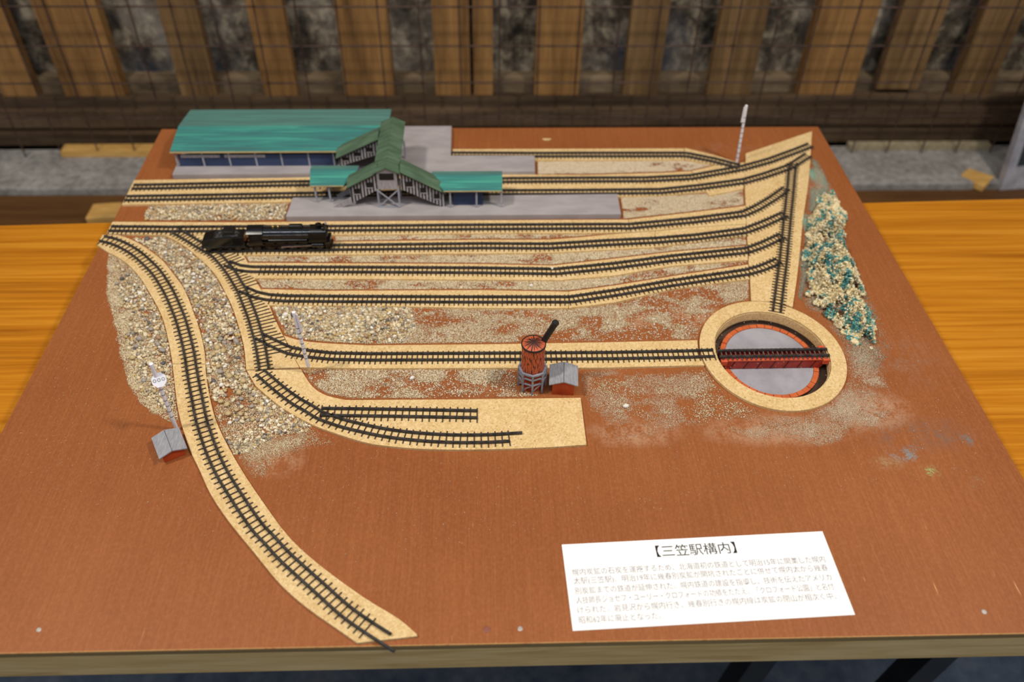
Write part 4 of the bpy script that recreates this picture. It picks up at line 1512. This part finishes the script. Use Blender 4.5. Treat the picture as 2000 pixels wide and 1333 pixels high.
def edge_dist(pts, poly):
    d = np.full(len(pts), 9.0)
    n = len(poly)
    for i in range(n):
        a_, b_ = np.array(poly[i]), np.array(poly[(i + 1) % n])
        ab = b_ - a_
        t_ = np.clip(((pts - a_) @ ab) / (ab @ ab + 1e-12), 0, 1)
        d = np.minimum(d, np.linalg.norm(pts - (a_ + t_[:, None] * ab), axis=1))
    return d


def scatter(poly_px, per_mm2, noise_s=0, thr=0.0, soft=.08, fade=0.0, stretch=(1, 1)):
    poly = [tuple(P(*q)[:2]) for q in poly_px]
    A = np.array(poly)
    lo, hi = A.min(0), A.max(0)
    n = int((hi - lo).prod() * 1e6 * per_mm2)
    p = lo + rng.random((n, 2)) * (hi - lo)
    p = p[inside(p, poly)]
    keep = np.ones(len(p))
    if noise_s:
        f_ = fbm(p[:, 0] * stretch[0] + 3, p[:, 1] * stretch[1] + 5, noise_s)
        keep *= np.clip((f_ - thr) / soft, 0, 1)
    if fade:
        keep *= np.clip(edge_dist(p, poly) / fade, 0, 1)
    return p[rng.random(len(p)) < keep]


def rand_rot(n):
    q = rng.normal(size=(n, 4))
    q /= np.linalg.norm(q, axis=1)[:, None]
    w, x, y, z = q.T
    return np.stack([1 - 2 * (y * y + z * z), 2 * (x * y - z * w), 2 * (x * z + y * w), 2 * (x * y + z * w), 1 - 2 * (x * x + z * z), 2 * (y * z - x * w),
                     2 * (x * z - y * w), 2 * (y * z + x * w), 1 - 2 * (x * x + y * y)], 1).reshape(n, 3, 3)


TET_V = np.array([(1, 1, 1), (1, -1, -1), (-1, 1, -1), (-1, -1, 1)], float) / math.sqrt(3) * 1.3
TET_F = np.array([(0, 1, 2), (0, 3, 1), (0, 2, 3), (1, 3, 2)])
_ph = (1 + 5 ** .5) / 2
ICO_V = np.array([(-1, _ph, 0), (1, _ph, 0), (-1, -_ph, 0), (1, -_ph, 0), (0, -1, _ph), (0, 1, _ph), (0, -1, -_ph), (0, 1, -_ph), (_ph, 0, -1), (_ph, 0, 1), (-_ph, 0, -1), (-_ph, 0, 1)], float)
ICO_V /= np.linalg.norm(ICO_V[0])
ICO_F = np.array([(0, 11, 5), (0, 5, 1), (0, 1, 7), (0, 7, 10), (0, 10, 11), (1, 5, 9), (5, 11, 4), (11, 10, 2), (10, 7, 6), (7, 1, 8), (3, 9, 4), (3, 4, 2), (3, 2, 6), (3, 6, 8), (3, 8, 9), (4, 9, 5), (2, 4, 11), (6, 2, 10), (8, 6, 7), (9, 8, 1)])


def cloud(name, pos, rad, cols, base, jitter, squash, mat, label, cat, smooth=False):
    """one mesh of many tiny bits: pos (n,3), rad (n,), cols (n,3) linear"""
    bv, bf = base
    n, k = len(pos), len(bv)
    sc = 1 + rng.uniform(-squash, squash, (n, 1, 3))
    v = bv[None] * sc * (1 + rng.uniform(-jitter, jitter, (n, k, 1)))
    v = np.einsum('nij,nkj->nki', rand_rot(n), v)
    v = v * rad[:, None, None] + pos[:, None, :]
    org = np.array([*pos[:, :2].mean(0), ZB])
    v = (v - org).reshape(-1, 3)
    v[:, 2] = np.maximum(v[:, 2], .00005)
    f_ = (bf[None] + (np.arange(n) * k)[:, None, None]).reshape(-1, 3)
    me = bpy.data.meshes.new(name)
    me.vertices.add(len(v))
    me.vertices.foreach_set('co', v.ravel())
    me.loops.add(len(f_) * 3)
    me.loops.foreach_set('vertex_index', f_.ravel().astype(np.int32))
    me.polygons.add(len(f_))
    me.polygons.foreach_set('loop_start', np.arange(0, len(f_) * 3, 3, dtype=np.int32))
    me.polygons.foreach_set('loop_total', np.full(len(f_), 3, np.int32))
    me.update(calc_edges=True)
    at = me.color_attributes.new('Col', 'FLOAT_COLOR', 'POINT')
    c4 = np.ones((n, k, 4))
    c4[:, :, :3] = cols[:, None, :]
    at.data.foreach_set('color', c4.ravel())
    me.materials.append(mat)
    o = bpy.data.objects.new(name, me)
    o.location = org
    COL.objects.link(o)
    tag(o, label, cat, kind='stuff')
    return o


def palette(n, cols, wts, vary=.12):
    c = np.array([srgb(*q)[:3] for q in cols])
    w = np.array(wts, float)
    i = rng.choice(len(cols), n, p=w / w.sum())
    return np.clip(c[i] * (1 + rng.uniform(-vary, vary, (n, 1))), 0, 1)


SAND_C = [(228, 208, 170), (216, 192, 150), (242, 226, 194), (192, 164, 122), (250, 242, 224)]
SAND_W = [5, 4, 3, 2, 1]
DUST_C = [(226, 206, 176), (216, 192, 160), (236, 218, 192)]
STONE_C = [(224, 206, 170), (204, 184, 146), (236, 224, 198), (178, 164, 140), (150, 140, 126), (248, 242, 230), (200, 168, 108), (96, 88, 84), (180, 142, 110)]
STONE_W = [5, 6, 2.5, 5, 2.5, .8, 2, .7, 1.2]

S_LEFT = [(212, 493), (226, 501), (248, 516), (269, 537), (285, 561), (301, 590), (312, 610), (320, 631), (329, 667), (336.5, 711), (341, 754), (346, 796), (350, 822), (330, 826), (300, 806), (276, 792), (250, 752), (236, 692), (226, 640), (213, 590), (208, 530)]
S_MID = [(256, 466), (320, 463.5), (345, 473), (366, 488), (389, 507), (408, 525), (425, 546), (440, 574), (453, 603), (467, 645), (476, 681), (481, 726), (498, 756), (532, 785), (563, 808), (610, 832), (600, 846), (560, 850), (520, 862), (490, 885), (458, 890), (438, 856),
         (420, 813), (409, 768), (402.5, 724), (400.5, 685), (391, 645), (379.5, 610), (369, 582), (357, 558), (339, 534), (322, 512.5), (301, 494), (277, 477.5)]
S_BACK = [(290, 404), (420, 401), (560, 398), (566, 392), (556, 430), (480, 432), (282, 431), (284, 418)]
S_ROW1 = [(655, 460.5), (900, 458), (1195, 456), (1130, 462.5), (1071, 467), (940, 467), (655, 471)]
S_ROW2 = [(480, 500), (640, 499.5), (900, 497.5), (1071, 496), (1180, 490), (1279, 485), (1360, 475), (1456, 462), (1458, 478.5), (1312, 491), (1200, 504), (1080, 517.5), (940, 514.5), (640, 513), (487, 512)]
S_ROW3 = [(500, 546), (640, 546), (940, 548.5), (1092, 549.5), (1200, 540.5), (1312, 521.5), (1461, 510), (1461, 515.5), (1312, 538.5), (1200, 556.5), (1110, 568.5), (940, 565.5), (640, 566.5), (513, 563)]
S_YARD = [(530, 599), (720, 600), (940, 604), (1114, 604.5), (1200, 593), (1312, 567.5), (1462, 547.5), (1465, 587), (1430, 592), (1400, 604), (1372, 632), (1361, 664), (1180, 667.5), (960, 671), (720, 673), (645, 669.5), (600, 665), (578, 661), (557, 654)]
S_YARD_L = [(530, 599), (720, 600), (800, 602), (815, 640), (790, 672), (720, 673), (645, 669.5), (600, 665), (578, 661), (557, 654)]
S_LOW = [(590, 722.5), (720, 722), (1010, 721), (1010, 760), (1066, 776), (900, 779), (690, 780), (640, 771.5), (616, 757), (602, 741)]
S_RIGHT = [(1132, 724), (1200, 721), (1372, 717), (1385, 738), (1410, 765), (1440, 784), (1480, 800), (1530, 807), (1580, 803), (1620, 787), (1648, 756), (1660, 722), (1700, 720), (1740, 760), (1752, 800), (1722, 834), (1688, 842), (1665, 838), (1640, 866), (1602, 876), (1540, 856), (1470, 862), (1400, 832), (1340, 834), (1280, 852), (1200, 868), (1160, 864), (1147, 800), (1140, 776)]
S_BK1 = [(1050, 316.5), (1338, 315), (1392, 323.5), (1350, 333), (1290, 336.5), (1140, 340.5), (1050, 341)]
S_BK2 = [(1212, 386), (1300, 383.5), (1381, 379), (1388, 384), (1451, 372), (1453, 400.5), (1440, 403), (1340, 415), (1227, 427.5), (1218, 427.5)]
S_TAIL = [(440, 862), (600, 830), (640, 846), (660, 870), (600, 880), (540, 900), (520, 950), (496, 950), (470, 905)]
S_LEFTEDGE = [(212, 500), (250, 560), (290, 640), (310, 720), (332, 800), (300, 815), (260, 770), (232, 700), (222, 640), (206, 575)]
S_MOSSDUST = [(1587, 320), (1612, 335), (1622, 400), (1640, 430), (1668, 520), (1710, 600), (1745, 680), (1720, 725), (1665, 720), (1645, 670), (1600, 625), (1566, 598), (1572, 520), (1580, 430)]
S_WIDE = [(10, 900), (230, 480), (1560, 600), (1760, 560), (1960, 940), (1500, 960), (700, 1100), (100, 1000)]

S_LEFTG = [(222, 502)] + S_LEFT[2:13] + [(334, 815), (300, 795), (278, 775), (262, 740), (250, 690), (240, 640), (228, 590), (220, 540)]

sand_p, sand_r, sand_c = [], [], []


def sand(poly, dens, r0, r1, ns, thr, soft, fade, cols=SAND_C, wts=SAND_W, stretch=(1, 1), zj=.0004):
    p = scatter(poly, dens, ns, thr, soft, fade, stretch)
    n = len(p)
    r = rng.uniform(r0, r1, n) * .001
    sand_p.append(np.column_stack([p, ZB + r * .35 + rng.random(n) * zj]))
    sand_r.append(r)
    sand_c.append(palette(n, cols, wts))


for S in (S_LEFT, S_MID, S_BACK, S_YARD_L):
    sand(S, 2.0, .30, .62, 55, .24, .25, .0008)
sand(S_LEFTEDGE, 3.4, .25, .5, 45, .30, .2, .003)
sand(S_TAIL, 5.5, .22, .42, 40, .34, .25, .014)
for S in (S_ROW1, S_ROW2, S_ROW3):
    sand(S, 4.6, .28, .55, 80, .35, .18, .0006, stretch=(.55, 1))
    sand(S, .25, .55, .9, 0, 0, 1, .001, [(240, 228, 206), (222, 200, 164)], [1, 1])
sand(S_YARD, 3.4, .25, .48, 75, .40, .20, .0015, stretch=(.6, 1))
sand(S_YARD, .16, .5, .85, 0, 0, 1, .003, [(244, 234, 214), (226, 206, 172)], [1, 1])
sand(S_LOW, 3.4, .28, .52, 55, .36, .20, .002, stretch=(.7, 1))
sand(S_LOW, .22, .5, .85, 0, 0, 1, .003, [(244, 234, 214), (226, 206, 172)], [1, 1])
sand(S_RIGHT, 3.2, .20, .36, 60, .38, .26, .006, DUST_C, [3, 2, 2], stretch=(.7, 1))
sand([(1150, 740), (1380, 720), (1420, 775), (1500, 810), (1380, 830), (1250, 820), (1160, 790)], 1.0, .30, .65, 40, .36, .2, .01)
sand(S_BK1, 7.0, .32, .55, 60, .22, .15, .001, [(226, 206, 176), (212, 190, 156), (236, 220, 194)], [3, 2, 2], stretch=(.6, 1))
sand(S_BK2, 5.0, .32, .60, 60, .29, .16, .001, [(222, 202, 170), (204, 180, 144), (234, 218, 190)], [3, 2, 2], stretch=(.6, 1))
sand([(1584, 305), (1600, 318), (1622, 360), (1620, 420), (1600, 470), (1584, 540), (1566, 590), (1556, 580), (1566, 500), (1574, 420), (1582, 350)], 6.0, .22, .40, 60, .30, .2, .006, [(196, 176, 152), (176, 160, 138), (126, 172, 156), (108, 160, 146)], [4, 3, 2.5, 2])
sand([(1640, 675), (1700, 690), (1745, 760), (1752, 800), (1715, 834), (1680, 840), (1602, 874), (1540, 854), (1460, 858), (1440, 800), (1500, 813), (1560, 812), (1620, 795), (1660, 745)], 2.6, .20, .36, 45, .32, .22, .010, DUST_C, [3, 2, 2])
sand(S_MOSSDUST, 3.4, .25, .45, 45, .34, .2, .010, [(206, 178, 148), (190, 160, 130), (112, 164, 150), (214, 196, 170)], [4, 3, 1.6, 2])
sand(S_WIDE, .012, .22, .42, 0, 0, 1, 0, [(232, 214, 186), (220, 196, 160)], [1, 1])
cloud('loose_sand', np.concatenate(sand_p), np.concatenate(sand_r), np.concatenate(sand_c), (TET_V, TET_F), .15, .25, M['grains'],
      'fine pale sand sprinkled over the red-brown board between the tracks', 'sand')

# gravel
g_p, g_r = [], []
for S, dens, r0, r1, fade in ((S_LEFTG, .14, .8, 1.9, .002), (S_MID, .155, .85, 1.9, .0012), (S_BACK, .17, .9, 1.9, .001), (S_YARD_L, .17, .9, 2.0, .0012), (S_ROW2, .035, .7, 1.2, .001), (S_ROW1, .05, .6, 1.1, .001), (S_ROW3, .04, .6, 1.2, .001), (S_LOW, .012, .6, 1.2, .002)):
    for layer, (dk, zz) in enumerate(((1.0, 0.0), (.55, .0014))):
        if layer and dens < .1:
            continue
        p = scatter(S, dens * dk, 38, .30 if dens > .1 else .38, .18, fade + layer * .002)
        n = len(p)
        r = (r0 + (r1 - r0) * rng.random(n) ** 1.8) * .001
        g_p.append(np.column_stack([p, ZB + r * .55 + zz * rng.random(n)]))
        g_r.append(r)
g_p, g_r = np.concatenate(g_p), np.concatenate(g_r)
cloud('ballast_gravel', g_p, g_r, palette(len(g_p), STONE_C, STONE_W), (ICO_V, ICO_F), .22, .28, M['grains'],
      'mixed cream and grey gravel heaped between the curved tracks and sidings', 'gravel')

# the largest pebbles, one object each
def pebble_mesh(seed, mat):
    r_ = np.random.default_rng(seed)
    bm = bmesh.new()
    bmesh.ops.create_icosphere(bm, subdivisions=2, radius=1)
    ax3 = 1 + r_.uniform(-.25, .25, 3)
    ax3[2] *= .72
    dirs = r_.normal(size=(7, 3))
    dirs /= np.linalg.norm(dirs, axis=1)[:, None]
    cut_ = r_.uniform(.68, .92, 7)
    for vtx in bm.verts:
        c = np.array(vtx.co)
        for dd, ct_ in zip(dirs, cut_):
            h = c @ dd
            if h > ct_:
                c = c - dd * (h - ct_) * .85
        vtx.co = Vector(c * ax3)
    me = bpy.data.meshes.new('pebble')
    bm.to_mesh(me)
    bm.free()
    me.polygons.foreach_set('use_smooth', [True] * len(me.polygons))
    me.materials.append(mat)
    return me


PEB_NAME = ['cream', 'grey', 'tan', 'white', 'dark grey', 'rust-brown']
PEB_W = [6, 4, 5, 1.6, .8, 1.4]
PMESH = [[pebble_mesh(10 * i + j, mt) for j in range(4)] for i, mt in enumerate(PEB)]
taken = []


def pebbles(poly_px, n, r0, r1, label, group, zlift=.0012, margin=.003):
    poly = [tuple(P(*q)[:2]) for q in poly_px]
    A = np.array(poly)
    lo, hi = A.min(0), A.max(0)
    got, tries = 0, 0
    while got < n and tries < n * 300:
        tries += 1
        p = lo + rng.random(2) * (hi - lo)
        r = (r0 + (r1 - r0) * rng.random() ** 2) * .001
        if not inside(p[None], poly)[0] or edge_dist(p[None], poly)[0] < r + margin * .3:
            continue
        if any((p[0] - a_) ** 2 + (p[1] - b_) ** 2 < (1.25 * (r + c_)) ** 2 for a_, b_, c_ in taken):
            continue
        taken.append((p[0], p[1], r))
        i = rng.choice(len(PEB), p=np.array(PEB_W) / sum(PEB_W))
        o = bpy.data.objects.new('pebble', PMESH[i][rng.integers(4)])
        COL.objects.link(o)
        o.location = (p[0], p[1], ZB + r * .75 + zlift * rng.random())
        o.scale = (r, r, r)
        o.rotation_euler = (rng.uniform(-.4, .4), rng.uniform(-.4, .4), rng.uniform(0, 6.28))
        tag(o, PEB_NAME[i] + ' ' + label, 'pebble', group)
        got += 1


pebbles([(235, 620), (310, 612), (328, 670), (340, 752), (347, 800), (325, 815), (262, 745), (246, 690)], 44, 2.0, 4.0, 'rounded pebble in the gravel bank left of the long curved track', 'larger pebbles left of the curved track')
pebbles([(218, 503), (262, 535), (300, 592), (312, 612), (240, 625), (224, 560)], 24, 1.8, 2.9, 'small pebble at the upper end of the gravel bank beside the left edge', 'pebbles at the upper left bank')
pebbles([(262, 467), (320, 465), (388, 508), (439, 575), (453, 604), (392, 645), (380, 608), (340, 535), (302, 495)], 70, 1.8, 3.0, 'pebble in the upper gravel between the curved track and the turnout ladder', 'pebbles between curve and ladder, upper part')
pebbles([(393, 650), (455, 606), (475, 681), (481, 728), (498, 757), (560, 808), (520, 830), (445, 835), (421, 812), (403, 722)], 72, 2.0, 3.6, 'pebble in the lower gravel between the curved track and the spur cork', 'pebbles between curve and ladder, lower part')
pebbles(S_YARD_L, 58, 1.9, 3.0, 'pebble in the gravel heap behind the banded signal mast', 'pebbles behind the banded signal')
pebbles(S_BACK, 24, 1.7, 2.5, 'pebble in the gravel patch left of the front platform', 'pebbles left of the front platform')
for (px, py, r, lab) in ((805, 741, 2.6, 'pinkish white pebble alone on the sand before the turntable track'), (1037, 560, 2.2, 'white pebble alone between the two front yard sidings'),
                         (1222, 796, 2.6, 'pale pebble alone on the dusty board right of the spur cork'), (1077, 531, 2.0, 'white pebble lying on the sleepers of the bent siding')):
    p = P(px, py)
    o = bpy.data.objects.new('pebble', PMESH[3][1])
    COL.objects.link(o)
    z0 = ZB if py != 531 else ZB + ZS
    o.location = (p[0], p[1], z0 + r * .0007)
    o.scale = (r * .001,) * 3
    o.rotation_euler = (.1, .2, px)
    tag(o, lab, 'pebble')

# ------------------------------------------------------------------ dyed foam moss beside the fan-shaped cork
MOSS = [(1600, 378), (1630, 384), (1654, 420), (1650, 468), (1668, 510), (1682, 556), (1704, 615), (1716, 676), (1690, 690), (1656, 664), (1622, 628), (1586, 606), (1564, 565), (1566, 500), (1578, 430)]
poly = [tuple(P(*q)[:2]) for q in MOSS]
p = scatter(MOSS, 4.2, 60, .31, .12, .0)
ed = edge_dist(p, poly)
rag = ed + (fbm(p[:, 0] + 2, p[:, 1], 95) - .5) * .034
p, ed = p[rag > .0035], ed[rag > .0035]
lump = fbm(p[:, 0], p[:, 1], 75)
hmax = np.clip(ed / .020, 0, 1) ** .7 * (.0015 + .022 * np.clip((lump - .34) * 2.8, 0, 1) ** 1.3)
n = len(p)
z = hmax * (rng.random(n) ** .35)
tealm = fbm(p[:, 0] + 9, p[:, 1] + 4, 130) + rng.normal(0, .07, n)
col = np.where((tealm > .585)[:, None], palette(n, [(84, 148, 148), (66, 124, 126), (118, 170, 160), (96, 134, 108)], [3, 2, 2, 1], .2),
               palette(n, [(228, 210, 168), (216, 194, 146), (238, 224, 190), (190, 164, 118), (160, 158, 124)], [5, 4, 3, 1.2, 1.0], .12))
col = np.clip(col, 0, 1)
r = (.45 + 1.0 * rng.random(n) ** 1.6) * .001
cloud('foam_moss', np.column_stack([p, ZB + .0006 + z]), r, col, (ICO_V, ICO_F), .45, .55, M['moss'],
      'crumbly beige and teal dyed moss heaped right of the fan-shaped cork', 'moss')
